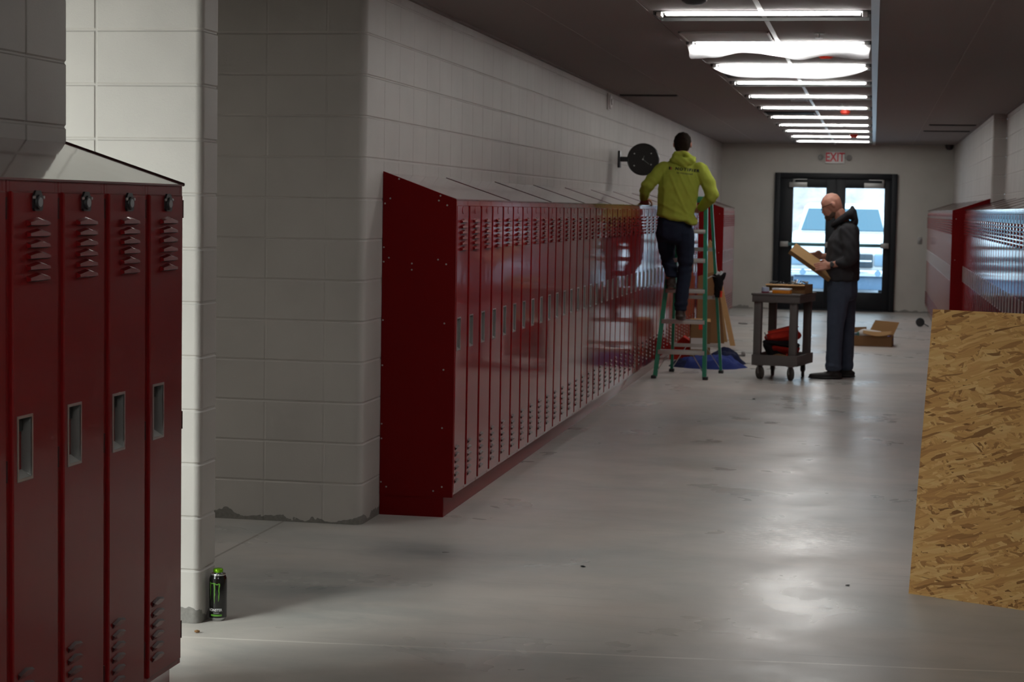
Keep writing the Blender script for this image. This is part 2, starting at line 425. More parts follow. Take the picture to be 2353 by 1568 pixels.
# ------------------------------------------------------------------ lockers
LW = .3048; LD = .375; Z0, ZT = .112, 1.636
def locker_meshes():
    # local: x out of the row, y along it (0 = middle), z up; front frame plane at x = 0
    h = LW/2; out = {}
    bm = B()
    box(bm, -LD, -.018, -h+.0008, h-.0008, Z0, ZT-.004)
    for y0, y1, z0, z1 in ((-h+.0012, -h+.019, Z0, ZT), (h-.022, h-.0012, Z0, ZT), (-h+.019, h-.022, ZT-.030, ZT), (-h+.019, h-.022, Z0, Z0+.020)):
        box(bm, -.018, 0, y0, y1, z0, z1, bev=.0012)
    out['body'] = bm
    # door with handle opening, louvres
    bm = B()
    y0, y1, z0, z1 = -.132, .128, .134, 1.604
    xf = .010
    hy0, hy1, hz0, hz1 = -.110, -.030, .868, 1.028
    ys = [y0, hy0, hy1, y1]; zs = [z0, hz0, hz1, z1]
    e = .0035
    V = [[bm.verts.new((xf, y, z)) for y in ys] for z in zs]
    for i in range(3):
        for j in range(3):
            if i == 1 and j == 1: continue
            bm.faces.new((V[i][j], V[i][j+1], V[i+1][j+1], V[i+1][j]))
    # bevelled rim then returns
    def ringf(a, bq):
        for i in range(4):
            bm.faces.new((a[i], a[(i+1) % 4], bq[(i+1) % 4], bq[i]))
    # outline vertices incl. mid ones
    outl = [V[0][0], V[0][1], V[0][2], V[0][3], V[1][3], V[2][3], V[3][3], V[3][2], V[3][1], V[3][0], V[2][0], V[1][0]]
    def offs(v, d, x):
        yy, zz = v.co.y, v.co.z
        sy = -1 if abs(yy-y0) < 1e-6 else (1 if abs(yy-y1) < 1e-6 else 0)
        sz = -1 if abs(zz-z0) < 1e-6 else (1 if abs(zz-z1) < 1e-6 else 0)
        return bm.verts.new((x, yy+sy*d, zz+sz*d))
    r1 = [offs(v, e, xf-e) for v in outl]; r2 = [offs(v, e, -.012) for v in outl]
    for A, C in ((outl, r1), (r1, r2)):
        for i in range(12): bm.faces.new((A[i], A[(i+1) % 12], C[(i+1) % 12], C[i]))
    def louver(yc, zp, w, up):
        pk, hb, px = .0075, .0150, (.0120 if up else .0080)
        # zp = z of the peak line
        if up:      # hood: bright bevel chevron on top, face, underside painted dark as an open gap
            a = [(xf, yc-w, zp-pk+.0048), (xf, yc, zp+.0048), (xf, yc+w, zp-pk+.0048)]
            b_ = [(xf+px, yc-w, zp-pk), (xf+px, yc, zp), (xf+px, yc+w, zp-pk)]
            c = [(xf+px+.0012, yc-w, zp-hb), (xf+px+.0012, yc, zp-hb), (xf+px+.0012, yc+w, zp-hb)]
            d = [(xf+.0008, yc-w, zp-hb-.0035), (xf+.0008, yc, zp-hb-.0035), (xf+.0008, yc+w, zp-hb-.0035)]
            rows = [a, b_, c, d]; mi = [0, 0, 1]
        else:       # shade-dark strip for the opening above, face slopes back into the sheet below
            a = [(xf+.0006, yc-w, zp-pk+.005), (xf+.0006, yc, zp+.006), (xf+.0006, yc+w, zp-pk+.005)]
            b_ = [(xf+px, yc-w+.002, zp-pk), (xf+px, yc, zp), (xf+px, yc+w-.002, zp-pk)]
            c = [(xf, yc-w+.003, zp-hb-.004), (xf, yc, zp-hb-.005), (xf, yc+w-.003, zp-hb-.004)]
            rows = [a, b_, c]; mi = [1, 0]
        VV = [[bm.verts.new(p) for p in r_] for r_ in rows]
        for i in range(len(rows)-1):
            for j in range(2):
                f = bm.faces.new((VV[i][j], VV[i][j+1], VV[i+1][j+1], VV[i+1][j])); f.material_index = mi[i]
        for j, s in ((0, 0), (2, 0)):
            f = bm.faces.new([VV[i][j] for i in range(len(rows))]); f.material_index = 0 if up or j else 1
    for k in range(6): louver(.0, 1.537-.0287*k, .059, True)
    for k in range(6): louver(-.070, .366-.0345*k, .043, False)
    # the sheet behind the door edge
    poly(bm, [(-.012, y0-e, z0-e), (-.012, y0-e, z1+e), (-.012, y1+e, z1+e), (-.012, y1+e, z0-e)], 0) if False else None
    out['door'] = bm
    # recessed handle cup
    bm = B(); rw = .005
    # rim
    for a0, a1, b0, b1 in ((hy0-rw, hy0+.002, hz0-rw, hz1+rw), (hy1-.002, hy1+rw, hz0-rw, hz1+rw), (hy0, hy1, hz0-rw, hz0+.002), (hy0, hy1, hz1-.002, hz1+rw)):
        box(bm, xf-.001, xf+.002, a0, a1, b0, b1, 0)
    dpt = -.024
    c1 = [(xf, hy0, hz0), (xf, hy1, hz0), (xf, hy1, hz1), (xf, hy0, hz1)]; c2 = [(dpt, hy0+.004, hz0+.022), (dpt, hy1-.004, hz0+.022), (dpt, hy1-.004, hz1-.004), (dpt, hy0+.004, hz1-.004)]
    a = [bm.verts.new(p) for p in c1]; b_ = [bm.verts.new(p) for p in c2]
    for i in range(4):
        f = bm.faces.new((a[i], a[(i+1) % 4], b_[(i+1) % 4], b_[i])); f.material_index = 0 if i == 0 else 1
    f = bm.faces.new(b_); f.material_index = 1
    box(bm, dpt, dpt+.016, hy0+.012, hy1-.012, hz1-.04, hz1-.006, 2, .002)
    out['handle'] = bm
    # lock
    bm = B(); zc = 1.585
    prism(bm, [(xf, -.026, zc-.020), (xf, -.020, zc-.027), (xf, .020, zc-.027), (xf, .026, zc-.020), (xf, .026, zc+.012), (xf, .014, zc+.026), (xf, -.014, zc+.026), (xf, -.026, zc+.012)], (.006, 0, 0), 0)
    cyl(bm, (xf+.004, 0, zc-.004), (xf+.011, 0, zc-.004), .0205, .018, 20, 0)
    cyl(bm, (xf+.011, 0, zc-.004), (xf+.0125, 0, zc-.004), .0125, .012, 16, 1)
    for s in (-1, 1): cyl(bm, (xf+.005, s*.0275, zc+.008), (xf+.009, s*.0275, zc+.008), .005, .004, 10, 2)
    out['combination_lock'] = bm
    bm = B(); cyl(bm, (xf-.001, 0, zc), (xf+.0022, 0, zc), .021, .019, 20, 0); out['lock_cover'] = bm
    for i, zz in enumerate((1.565, .898, .225)):
        bm = B(); box(bm, -.010, .0072, .1335, .1385, zz-.028, zz+.028, 0, .001); cyl(bm, (.0065, .136, zz-.028), (.0065, .136, zz+.028), .0042, None, 8, 0)
        out['hinge%d' % i] = bm
    mats = {'body': [M['red']], 'door': [M['red'], M['red_dark']], 'handle': [M['steel'], M['steel_dull'], M['black']], 'combination_lock': [M['black'], M['dial'], M['steel']],
            'lock_cover': [M['red']], 'hinge0': [M['red_dark']], 'hinge1': [M['red_dark']], 'hinge2': [M['red_dark']]}  # hinges coloured dark for the shadow at the door edge
    res = []
    for k, bm in out.items():
        bmesh.ops.recalc_face_normals(bm, faces=bm.faces)
        me = bpy.data.meshes.new(k); bm.to_mesh(me); bm.free()
        for m_ in mats[k]: me.materials.append(m_)
        me.polygons.foreach_set('use_smooth', [True]*len(me.polygons)); me.set_sharp_from_angle(angle=R(20))
        res.append((k.rstrip('012'), me))
    return res
LM = locker_meshes()
protos = {}
def locker(x, y, rz, z, label, group, lock=False):
    proto = protos.get(lock)
    if proto is None:
        r = empty('locker'); protos[lock] = r
        for nm, me in LM:
            if nm == ('lock_cover' if lock else 'combination_lock'): continue
            o = bpy.data.objects.new(nm, me); COL.objects.link(o); o.parent = r
            if nm == 'handle': o['label'] = 'recessed steel handle cup'
            if nm == 'combination_lock': o['label'] = 'black combination lock with grey dial'
    else:
        r = proto.copy(); COL.objects.link(r)
        for ch in list(proto.children):
            c = ch.copy(); COL.objects.link(c); c.parent = r
    r.location = (x, y, z); r.rotation_euler = (0, 0, rz); tag(r, label, 'locker', group); return r
ORD = ['first','second','third','fourth','fifth','sixth','seventh','eighth','ninth','tenth','eleventh','twelfth','thirteenth','fourteenth','fifteenth','sixteenth','seventeenth','eighteenth','nineteenth','twentieth']
def ordn(i):
    if i <= 20: return ORD[i-1]
    t = {2: 'twenty', 3: 'thirty', 4: 'forty'}[i//10]; u = i % 10
    if u == 0: return {'twenty': 'twentieth', 'thirty': 'thirtieth', 'forty': 'fortieth'}[t]
    return t+'-'+ORD[u-1]
def base_and_top(xf, xw, y0, y1, sgn, z, where, seg=1.43, setb=.036):
    """sgn +1: the front faces +x. plinth and sloped tops of one row"""
    bm = B(); a, b = xf-sgn*setb, xw
    box(bm, min(a, b), max(a, b), y0, y1, 0, Z0+z, bev=.001)
    tag(obj('plinth', bm, M['red']), 'red steel plinth under the '+where, 'locker plinth')
    ys = [y0]
    while ys[-1]+seg < y1-.2: ys.append(ys[-1]+seg)
    ys.append(y1)
    for i in range(len(ys)-1):
        bm = B(); g = .0015 if i else 0
        zt = ZT+z
        pts = [(xf+sgn*.006, zt), (xf+sgn*.006, zt+.006), (xw, zt+.132), (xw, zt)]
        prism(bm, [(p[0], ys[i]+g+.001, p[1]) for p in pts], (0, ys[i+1]-ys[i]-g-.002, 0))
        if i and sgn: # raised lap joint
            prism(bm, [(p[0], ys[i]-.010, p[1]) for p in [(xf+sgn*.008, zt+.004), (xf+sgn*.008, zt+.0075), (xw, zt+.1345), (xw, zt+.131)]], (0, .014, 0), 1)
        if i == len(ys)-2: prism(bm, [(p[0], ys[-1]-.006, p[1]) for p in [(xf+sgn*.008, zt+.002), (xf+sgn*.008, zt+.010), (xw, zt+.137), (xw, zt+.128)]], (0, .006, 0), 1)
        o = obj('sloped_top', bm, [M['red_top'], M['red_dark']])
        nm = where
        tag(o, ('red sloped top sheet on the %s, %s from its near end' % (nm, ordn(i+1))), 'locker top', 'sloped tops on the '+where)
# near left bank: far end at y=5.590
BX = -2.140
for i in range(6):
    locker(BX, 5.590-LW*(i+.5), 0, .010, ['red locker at the far end of the foreground row, beside the pale block pier', 'red foreground locker, second from the block pier', 'red foreground locker, third from the block pier', 'red foreground locker, fourth from the block pier, large lock near the picture edge',
            'red foreground locker cut off by the left picture edge, fifth from the pier', 'red foreground locker just outside the picture, sixth from the pier'][i], 'foreground lockers', True)
base_and_top(BX, XN, 5.590-6*LW-.0, 5.590, 1, .010, 'foreground locker row', seg=3.)
# long left bank
N1 = 44; X1 = -2.09; Y1 = 9.280
for i in range(N1):
    lb = 'red locker in the long left row, %s from the riveted end panel' % ordn(i+1)
    locker(X1, Y1+LW*(i+.5), 0, -.006, lb, 'lockers of the long left row')
base_and_top(X1, XL, Y1, Y1+N1*LW, 1, -.006, 'long left locker row')
def end_panel(xf, xw, y, sgn, label, screws, dz=-.006, depth=.02):
    bm = B(); zt = ZT+dz
    f = xf+sgn*.012
    pts = [(f, Z0-.008), (f, zt+.002), (xw+sgn*.002, zt+.140), (xw+sgn*.002, Z0-.008)]
    prism(bm, [(p[0], y-depth, p[1]) for p in pts], (0, depth-.001, 0))
    # returned toe panel
    fx = xf-sgn*.036; a, b = sorted((fx, xw+sgn*.002)); box(bm, a, b, y-depth+.003, y-.001, 0, Z0-.008)
    o = obj('end_panel', bm, M['red_panel'], smooth=None); tag(o, label, 'locker end panel')
    for (d, z) in screws:
        b2 = B(); x = xf-sgn*d
        lathe(b2, [(.0048, 0), (.0046, .0014), (.003, .0024), (0, .0026)], 10)
        s = obj('screw', b2, M['screw'], o); s.location = (x, y-depth, z); s.rotation_euler = (PI/2, 0, 0)
SC = [(.29, 1.732), (.072, 1.650), (.335, 1.632), (.08, 1.625), (.362, 1.606), (.036, 1.602), (.366, 1.382), (.338, 1.329), (.080, 1.325), (.366, 1.308), (.037, 1.302), (.217, 1.302), (.217, 1.270),
      (.366, 1.008), (.042, 1.000), (.366, .775), (.043, .762), (.366, .472), (.366, .396), (.046, .462), (.366, .170), (.338, .146), (.043, .158), (.088, .135)]
end_panel(X1, XL, Y1, 1, 'dark red steel end panel with screws closing the long left locker row', SC)
# short far left bank
Y2 = 26.58
for i in range(7): locker(X1, Y2+LW*(i+.5), 0, -.006, 'red locker in the short far left row, %s from its end panel' % ordn(i+1), 'lockers of the short far left row')
base_and_top(X1, XL, Y2, Y2+7*LW, 1, -.006, 'short far left locker row')
end_panel(X1, XL, Y2, 1, 'dark red end panel of the short far left locker row, behind the ladder', [(.05, 1.55), (.05, 1.0), (.05, .2), (.32, 1.0)])
# right banks
XA = .988; YA = 20.97; NA = 43
for i in range(NA): locker(XA, YA-LW*(i+.5), PI, .004, 'red locker in the long right row, %s back from the wall jog' % ordn(i+1), 'lockers of the long right row')
base_and_top(XA, 1.395, YA-NA*LW, YA, -1, .004, 'long right locker row')
XB = .862; YB = 21.03; NB = 31
for i in range(NB): locker(XB, YB+LW*(i+.5), PI, .004, 'red locker in the far right row, %s from the dark end panel' % ordn(i+1), 'lockers of the far right row')
base_and_top(XB, 1.25, YB, YB+NB*LW, -1, .004, 'far right locker row')
end_panel(XB, 1.25, YB, -1, 'dark red end panel standing proud between the two right locker rows', [(.03, 1.55), (.03, 1.1), (.03, .5), (.34, 1.70)], .004)

# ------------------------------------------------------------------ ceiling lamps
LY = [10.47, 12.33, 14.20, 16.10, 17.98, 19.92, 21.88, 23.82, 25.55, 27.40, 29.25]
def lamp_root(y, label, x0=-1.235, x1=-.048, first=[None]):
    if first[0] is None:
        r = empty('ceiling_light', (0, 0, 0))
        bm = B(); L = (x1-x0)/2
        box(bm, -L, L, -.055, .30, -.004, 0)          # back plate
        box(bm, -L, L, .292, .302, -.022, 0); box(bm, -L, -L+.008, -.055, .30, -.022, 0); box(bm, L-.008, L, -.055, .30, -.022, 0)
        obj('housing', bm, M['housing'], r)
        bm = B(); box(bm, -L+.065, L-.055, -.036, .036, -.018, -.008)
        obj('lamp_tube', bm, M['tube'], r)
        for s in (-1, 1):
            bm = B(); box(bm, s*(L-.03)-.014, s*(L-.03)+.014, -.045, .06, -.026, -.004, 0, .003); cyl(bm, (s*(L-.03), .07, -.012), (s*(L-.03), .12, -.012), .010, None, 10)
            obj('lamp_clip', bm, M['white_metal'], r)
        first[0] = r
    else:
        r = first[0].copy(); COL.objects.link(r)
        for ch in list(first[0].children):
            c = ch.copy(); COL.objects.link(c); c.parent = r
    r.location = ((x0+x1)/2, y, ZC); tag(r, label, 'ceiling light', 'row of ceiling lights along the corridor'); return r
labs = ['nearest linear ceiling light in view, uncovered, long bright tube', 'linear ceiling light wrapped in a ragged sheet of white plastic film', 'linear ceiling light wrapped in a smoothly sagging white plastic film']
for i, y in enumerate(LY):
    lamp_root(y, labs[i] if i < 3 else 'bare linear ceiling light, %s beyond the film-wrapped ones' % ordn(i-2))
for y, w_ in ((8.6, 'over the locker end panel'), (2.4, 'over the foreground locker row'), (.5, 'over the camera'), (-1.4, 'first behind the camera'), (-3.3, 'second behind the camera')): lamp_root(y, 'linear ceiling light at the camera end of the corridor, '+w_)
# side hall lights, and one unseen light added to brighten the recess
bm = B()
for k, (x, y) in enumerate(((-4.6, 3.6), (-6.2, 3.6), (-5.4, 1.2), (-6.6, 7.85))):
    o = empty('ceiling_light', (x, y, ZC)); tag(o, ['flat ceiling light in the side hall, nearest the block pier', 'flat ceiling light in the side hall, against its outer wall', 'flat ceiling light at the rear of the side hall', 'added unseen light in the cross passage, brightening the recess wall'][k], 'ceiling light')
    b2 = B(); box(b2, -.6, .6, -.3, .3, -.03, 0); obj('housing', b2, M['white_metal'], o)
    b2 = B(); box(b2, -.57, .57, -.27, .27, -.038, -.030)
    M['panel_light'] = M.get('panel_light') or mat('panel_diffuser', (.9, .9, .9), .5, emit=(.94, 1., .96), estr=84.)
    M['recess_fill'] = M.get('recess_fill') or mat('recess_fill_diffuser', (.9, .9, .9), .5, emit=(1., .97, .90), estr=21.)  # weaker glow for the added lamp that lifts the recess wall
    obj('diffuser', b2, M['recess_fill'] if k == 3 else M['panel_light'], o)
bm.free()
# plastic film wraps
def film(y, ragged, label):
    bm = B(); nx, ny = 60, 12; x0, x1 = -1.225, -.055; rows = []
    for j in range(ny+1):
        t = j/ny; row = []
        for i in range(nx+1):
            s = i/nx; x = x0+(x1-x0)*s
            if ragged:
                wid = .30+.10*math.sin(s*9.+.4)+.05*math.sin(s*23.)+(.12 if s > .55 else 0)-(.12*max(0, 1-abs(s-.28)/.12))
                sag = .045+.075*s*(1.25-s)+.022*math.sin(s*14)+(.05*max(0, 1-s/.08))
            else:
                wid = .40*(1-(2*s-1)**6*.75)+.02*math.sin(s*11); sag = .085*(1-(2*s-1)**4)+.006*math.sin(s*12)
            prof = math.sin(min(1, t*1.25)*PI*.5)
            yy = y-.062+wid*t
            zz = ZC-.026-sag*prof*(1-.35*t)-.004*noise.noise(Vector((x*9, yy*9, y)))
            if t < .08: zz = ZC-.024
            row.append(bm.verts.new((x+.01*noise.noise(Vector((x*5, t*4, y))), yy, min(zz, ZC-.0245))))
        rows.append(row)
    for j in range(ny):
        for i in range(nx): bm.faces.new((rows[j][i], rows[j][i+1], rows[j+1][i+1], rows[j+1][i]))
    o = obj('plastic_film', bm, M['film'], smooth=60); tag(o, label, 'plastic film'); return o
film(LY[1], True, 'ragged white plastic film hanging under the second ceiling light')
film(LY[2], False, 'smooth white plastic film sagging under the third ceiling light')

# ceiling devices
def vent(x0, x1, y0, y1, label, m, slats=True):
    o = empty('ceiling_vent', ((x0+x1)/2, (y0+y1)/2, ZC)); tag(o, label, 'ceiling vent')
    bm = B(); w, d = (x1-x0)/2, (y1-y0)/2
    box(bm, -w, w, -d, -d+.012, -.012, 0); box(bm, -w, w, d-.012, d, -.012, 0); box(bm, -w, -w+.012, -d, d, -.012, 0); box(bm, w-.012, w, -d, d, -.012, 0)
    obj('frame', bm, m, o)
    bm = B(); n = max(1, int(d*2/.03))
    for k in range(n): box(bm, -w+.012, w-.012, -d+.015+k*.03, -d+.023+k*.03, -.010, -.002)
    box(bm, -w+.01, w-.01, -d+.01, d-.01, -.0025, -.0005)
    obj('grille', bm, m, o); return o
vent(-1.22, -.665, 11.62, 12.18, 'perforated pale ceiling vent just before the ragged film-wrapped light', M['white_metal'])
vent(-.83, -.665, 18.45, 18.8, 'small pale ceiling vent between the fifth and sixth lights', M['white_metal'])
vent(-1.22, -.67, 15.0, 15.5, 'black panel standing in for a missing ceiling tile behind the smooth film-wrapped light', M['black'])  # black stand-in for the dark of a missing tile, ceiling left uncut
vent(-1.22, -.67, 20.9, 21.4, 'black panel standing in for a missing ceiling tile between the sixth and seventh lights', M['black'])  # another black panel painting the darkness of a tile opening
vent(-2.445, -1.885, 17.99, 18.09, 'black slot diffuser in the ceiling beside the left wall above the clock', M['black'])
vent(.640, 1.205, 23.62, 23.72, 'nearer of the two black slot diffusers beside the right wall', M['black'])
vent(.617, 1.217, 25.37, 25.47, 'farther of the two black slot diffusers beside the right wall', M['black'])
for x, y, lb in ((-.348, 12.95, 'smoke detector with a red dust cap just past the ragged film'), (-.327, 20.25, 'smoke detector with a red dust cap in front of the seventh ceiling light'), (-.299, 26.5, 'smoke detector with a red dust cap nearest the exit doors')):
    o = empty('smoke_detector', (x, y, ZC)); tag(o, lb, 'smoke detector', 'red capped smoke detectors')
    bm = B(); lathe(bm, [(0, -.012), (.055, -.012), (.06, -.006), (.06, 0), (0, 0)], 20); obj('base', bm, M['white'], o)
    bm = B(); lathe(bm, [(0, -.062), (.035, -.060), (.052, -.045), (.055, -.012), (0, -.012)], 20); obj('dust_cap', bm, M['redcap'], o)
for x, y, lb in ((-.36, 11.71, 'pendent sprinkler head before the ragged film-wrapped light'), (-.34, 19.2, 'pendent sprinkler head past the fifth ceiling light')):
    o = empty('sprinkler_head', (x, y, ZC)); tag(o, lb, 'sprinkler', 'ceiling sprinklers')
    bm = B(); lathe(bm, [(0, -.008), (.03, -.008), (.04, 0), (0, 0)], 16); obj('escutcheon', bm, M['steel_dull'], o)
    bm = B(); cyl(bm, (0, 0, -.03), (0, 0, 0), .006, None, 8); cyl(bm, (0, 0, -.034), (0, 0, -.030), .022, None, 12)
    obj('deflector', bm, M['steel'], o)
bm = B(); lathe(bm, [(0, -.035), (.04, -.03), (.065, -.014), (.07, 0), (0, 0)], 24)
o = obj('security_camera', bm, M['black'], loc=(-.95, 9.82, ZC)); tag(o, 'dark dome on the ceiling cut off by the top picture edge', 'camera dome')
bm = B(); lathe(bm, [(0, -.085), (.04, -.075), (.062, -.045), (.065, -.02), (.07, -.018), (.07, 0), (0, 0)], 24)
o = obj('security_camera', bm, M['black'], loc=(1.155, 30.55, ZC)); tag(o, 'black dome camera in the far right ceiling corner', 'camera dome')

# strobe on left wall
o = empty('wall_speaker', (XL, 17.38, 2.594)); tag(o, 'round white wall speaker high on the left wall before the clock', 'speaker')
bm = B(); box(bm, 0, .016, -.075, .075, -.075, .075, 0, .004); obj('back_plate', bm, M['white'], o)
bm = B(); lathe(bm, [(.070, 0), (.070, .012), (.060, .020), (.03, .018), (.028, .030), (0, .034)], 24); c = obj('speaker_cone', bm, M['white'], o); c.rotation_euler = (0, PI/2, 0); c.location = (.014, 0, 0)

# ------------------------------------------------------------------ clock
o = empty('wall_clock', (XL, 18.185, 2.083)); tag(o, 'black double sided round clock on an arm bracket over the lockers', 'clock')
bm = B(); box(bm, 0, .022, -.045, .045, -.082, .082, 0, .004); obj('wall_bracket', bm, M['black'], o)
bm = B(); box(bm, .018, .10, -.014, .014, -.024, .024, 0, .003); obj('bracket_arm', bm, M['black'], o)
cx = .245
def disc(name, prof, m, y, parent, mirror=False):
    bm = B(); lathe(bm, prof, 48); q = obj(name, bm, m, parent); q.rotation_euler = (PI/2, 0, 0); q.location = (cx, y, 0); return q
disc('clock_case', [(0, -.030), (.148, -.030), (.157, -.022), (.157, .022), (.148, .030), (.142, .026), (0, .026)], M['black'], 0, o)
M['clock_face'] = mat('clock_face_dark', (.010, .008, .008), .4)
disc('clock_face', [(0, .0265), (.141, .0265), (.141, .0268), (0, .0275)], M['clock_face'], 0, o)
bm = B()
for dx, dz in ((-.085, .055), (-.085, -.062), (.08, .058), (.08, -.05)): cyl(bm, (cx+dx, -.0285, dz), (cx+dx, -.0265, dz), .007, None, 10)
cyl(bm, (cx, -.031, 0), (cx, -.0265, 0), .008, None, 10)
obj('hour_mark', bm, M['steel'], o)
bm = B(); bar(bm, (cx, -.030, 0), (cx+.06, -.030, -.045), .0035, .001, up=(0, 1, 0)); bar(bm, (cx, -.030, 0), (cx+.012, -.030, .035), .004, .001, up=(0, 1, 0)); obj('clock_hand', bm, M['steel_dull'], o)

# ------------------------------------------------------------------ exit sign
def text_mesh(s, size, depth=.0, bold=0., spacing=1., align='CENTER'):
    cu = bpy.data.curves.new('t', 'FONT'); cu.body = s; cu.size = size; cu.extrude = depth; cu.offset = bold; cu.align_x = align; cu.align_y = 'CENTER'; cu.space_character = spacing
    cu.resolution_u = 3
    t = bpy.data.objects.new('t', cu); COL.objects.link(t); bpy.context.view_layer.update()
    dg = bpy.context.evaluated_depsgraph_get(); me = bpy.data.meshes.new_from_object(t.evaluated_get(dg)); bpy.data.objects.remove(t); bpy.data.curves.remove(cu); return me
o = empty('exit_sign', (-.637, 30.8, 2.485)); tag(o, 'white exit sign with red letters and two side lamps above the doors', 'exit sign')
bm = B(); box(bm, -.155, .155, -.05, 0, -.095, .095, 0, .012); obj('sign_case', bm, M['white'], o)
me = text_mesh('EXIT', .175, .003, .004); q = link('sign_lettering', me, M['sign_red'], o); q.rotation_euler = (PI/2, 0, 0); q.location = (0, -.053, 0); q.scale = (.86, 1.15, 1)
for s in (-1, 1):
    bm = B(); lathe(bm, [(.030, 0), (.045, .03), (.048, .055), (.040, .058), (0, .050)], 18); cyl(bm, (0, 0, -.03), (0, 0, .01), .012, None, 10)
    q = obj('lamp_head', bm, M['steel_dull'], o); q.rotation_euler = (PI/2, 0, s*.3); q.location = (s*.207, -.02, 0)
    bm = B(); box(bm, -.03, .03, -.02, 0, -.012, .012); q = obj('lamp_bracket', bm, M['steel_dull'], o); q.location = (s*.175, 0, 0)
single('light_switch', lambda bm: (box(bm, -.035, .035, -.006, 0, -.058, .058, 0, .002), box(bm, -.012, .012, -.010, -.005, -.025, .025, 0, .002)), M['steel_dull'], 'grey switch plate on the end wall beside the doors', 'switch', loc=(.745, 30.8, 1.17))

# ------------------------------------------------------------------ doors
bm = B()
DX0, DX1, DZ = -1.587, .367, 2.232
box(bm, DX0, DX0+.10, 30.85, 30.90, 0, DZ); box(bm, DX1-.10, DX1, 30.85, 30.90, 0, DZ); box(bm, DX0, DX1, 30.85, 30.90, DZ-.11, DZ); box(bm, -.64, -.57, 30.845, 30.87, 0, DZ)
box(bm, DX0, DX0+.085, 30.74, 30.92, 0, DZ, 0, .003); box(bm, DX1-.085, DX1, 30.74, 30.92, 0, DZ, 0, .003); box(bm, DX0+.085, DX1-.085, 30.74, 30.92, DZ-.085, DZ, 0, .003)
box(bm, DX0+.085, DX1-.085, 30.76, 30.90, 0, .02)
fr = obj('door_frame', bm, M['black_metal']); 
root = empty('door_1', (0, 0, 0)); tag(root, 'black aluminium double exit doors with tall glass panes', None, kind='structure'); fr.parent = root
for s, (x0, x1, g0, g1) in enumerate(((DX0+.088, -.607, -1.290, -.762), (-.603, DX1-.088, -.452, .168))):
    bm = B(); y0, y1 = 30.79, 30.84; zb, zt = .022, DZ-.088; gz0, gz1 = .310, 1.995
    box(bm, x0, g0, y0, y1, zb, zt, 0, .002); box(bm, g1, x1, y0, y1, zb, zt, 0, .002); box(bm, g0, g1, y0, y1, zb, gz0, 0, .002); box(bm, g0, g1, y0, y1, gz1, zt, 0, .002)
    lf = obj('door_leaf', bm, M['black_metal'], root)
    bm = B(); box(bm, g0-.005, g1+.005, 30.812, 30.818, gz0-.005, gz1+.005); obj('glass_pane', bm, M['glass'], lf)
    M['teal'] = M.get('teal') or mat('push_bar_teal', (.08, .20, .22), .35, metal=.5)
    bm = B(); box(bm, x0+.06, x1-.06, 30.70, 30.735, 1.045, 1.100, 0, .006)
    pb = obj('push_bar', bm, M['teal'], lf)
    bm = B(); box(bm, x0+.02, x0+.15, 30.69, 30.79, 1.030, 1.115, 0, .006); box(bm, x1-.15, x1-.02, 30.69, 30.79, 1.030, 1.115, 0, .006); obj('push_bar_bracket', bm, M['steel_dull'], pb)
    cxs = (-1.355, -1.065) if s == 0 else (-.160, .155)
    bm = B(); box(bm, cxs[0], cxs[1], 30.72, 30.79, 1.995, 2.080, 0, .006)
    cl = obj('door_closer', bm, M['steel_dull'], lf)
    bm = B(); px = cxs[0]+.04 if s == 0 else cxs[1]-.04; cyl(bm, (px+.03, 30.755, 2.08), (px+.03, 30.755, 2.13), .02, None, 12); bar(bm, (px+.03, 30.755, 2.125), (px+(.24 if s == 0 else -.2), 30.775, 2.13), .02, .012)
    obj('closer_arm', bm, M['steel_dull'], cl)

# ------------------------------------------------------------------ outside
def snow_mat(name, a, b, scale):
    m = mat(name, a, .9, spec=.1); t = NT(m); v = t.coords((1, 1, .35), (0, R(35), 0))
    t.link(t.mix(t.ramp(t.noise(v, scale, 8, .7, .5), [(.42, (0,0,0)), (.62, (1,1,1))]), a, b), t.b.inputs['Base Color']); return m
M['ground'] = snow_mat('wet_snowy_ground', (.55, .60, .66), (.42, .46, .50), .6)
M['bank'] = snow_mat('snowy_bank', (.50, .485, .50), (.33, .29, .275), 1.1)
bm = B(); box(bm, -30, 30, 31.0, 75, -.12, -.02); tag(obj('ground_outside', bm, M['ground']), kind='structure')
bm = B(); n = 40; rows = []
for j in range(16):
    rows.append([bm.verts.new((-30+60*i/n, 50+j*1.2, -.1+12*(j/15)**.8+.5*noise.noise(Vector((i*.4, j*.5, 1))))) for i in range(n+1)])
for j in range(15):
    for i in range(n): bm.faces.new((rows[j][i], rows[j][i+1], rows[j+1][i+1], rows[j+1][i]))
tag(obj('hill_outside', bm, M['bank'], smooth=80), kind='structure')
M['car_white'] = mat('white_car_paint', (.80, .82, .84), .25, coat=1.)
M['car_blue'] = mat('blue_car_paint', (.10, .22, .42), .25, coat=1.)
M['car_glass'] = mat('windscreen', (.045, .12, .17), .12, spec=.5)
M['grille'] = mat('grille_dark', (.03, .045, .06), .4)
M['headlight'] = mat('headlight', (.20, .30, .40), .1)
M['valance'] = mat('valance', (.10, .17, .26), .5)  # blue-grey puts the shade below the bumper into the colour
M['chrome'] = mat('chrome', (.70, .74, .78), .15, metal=1.)
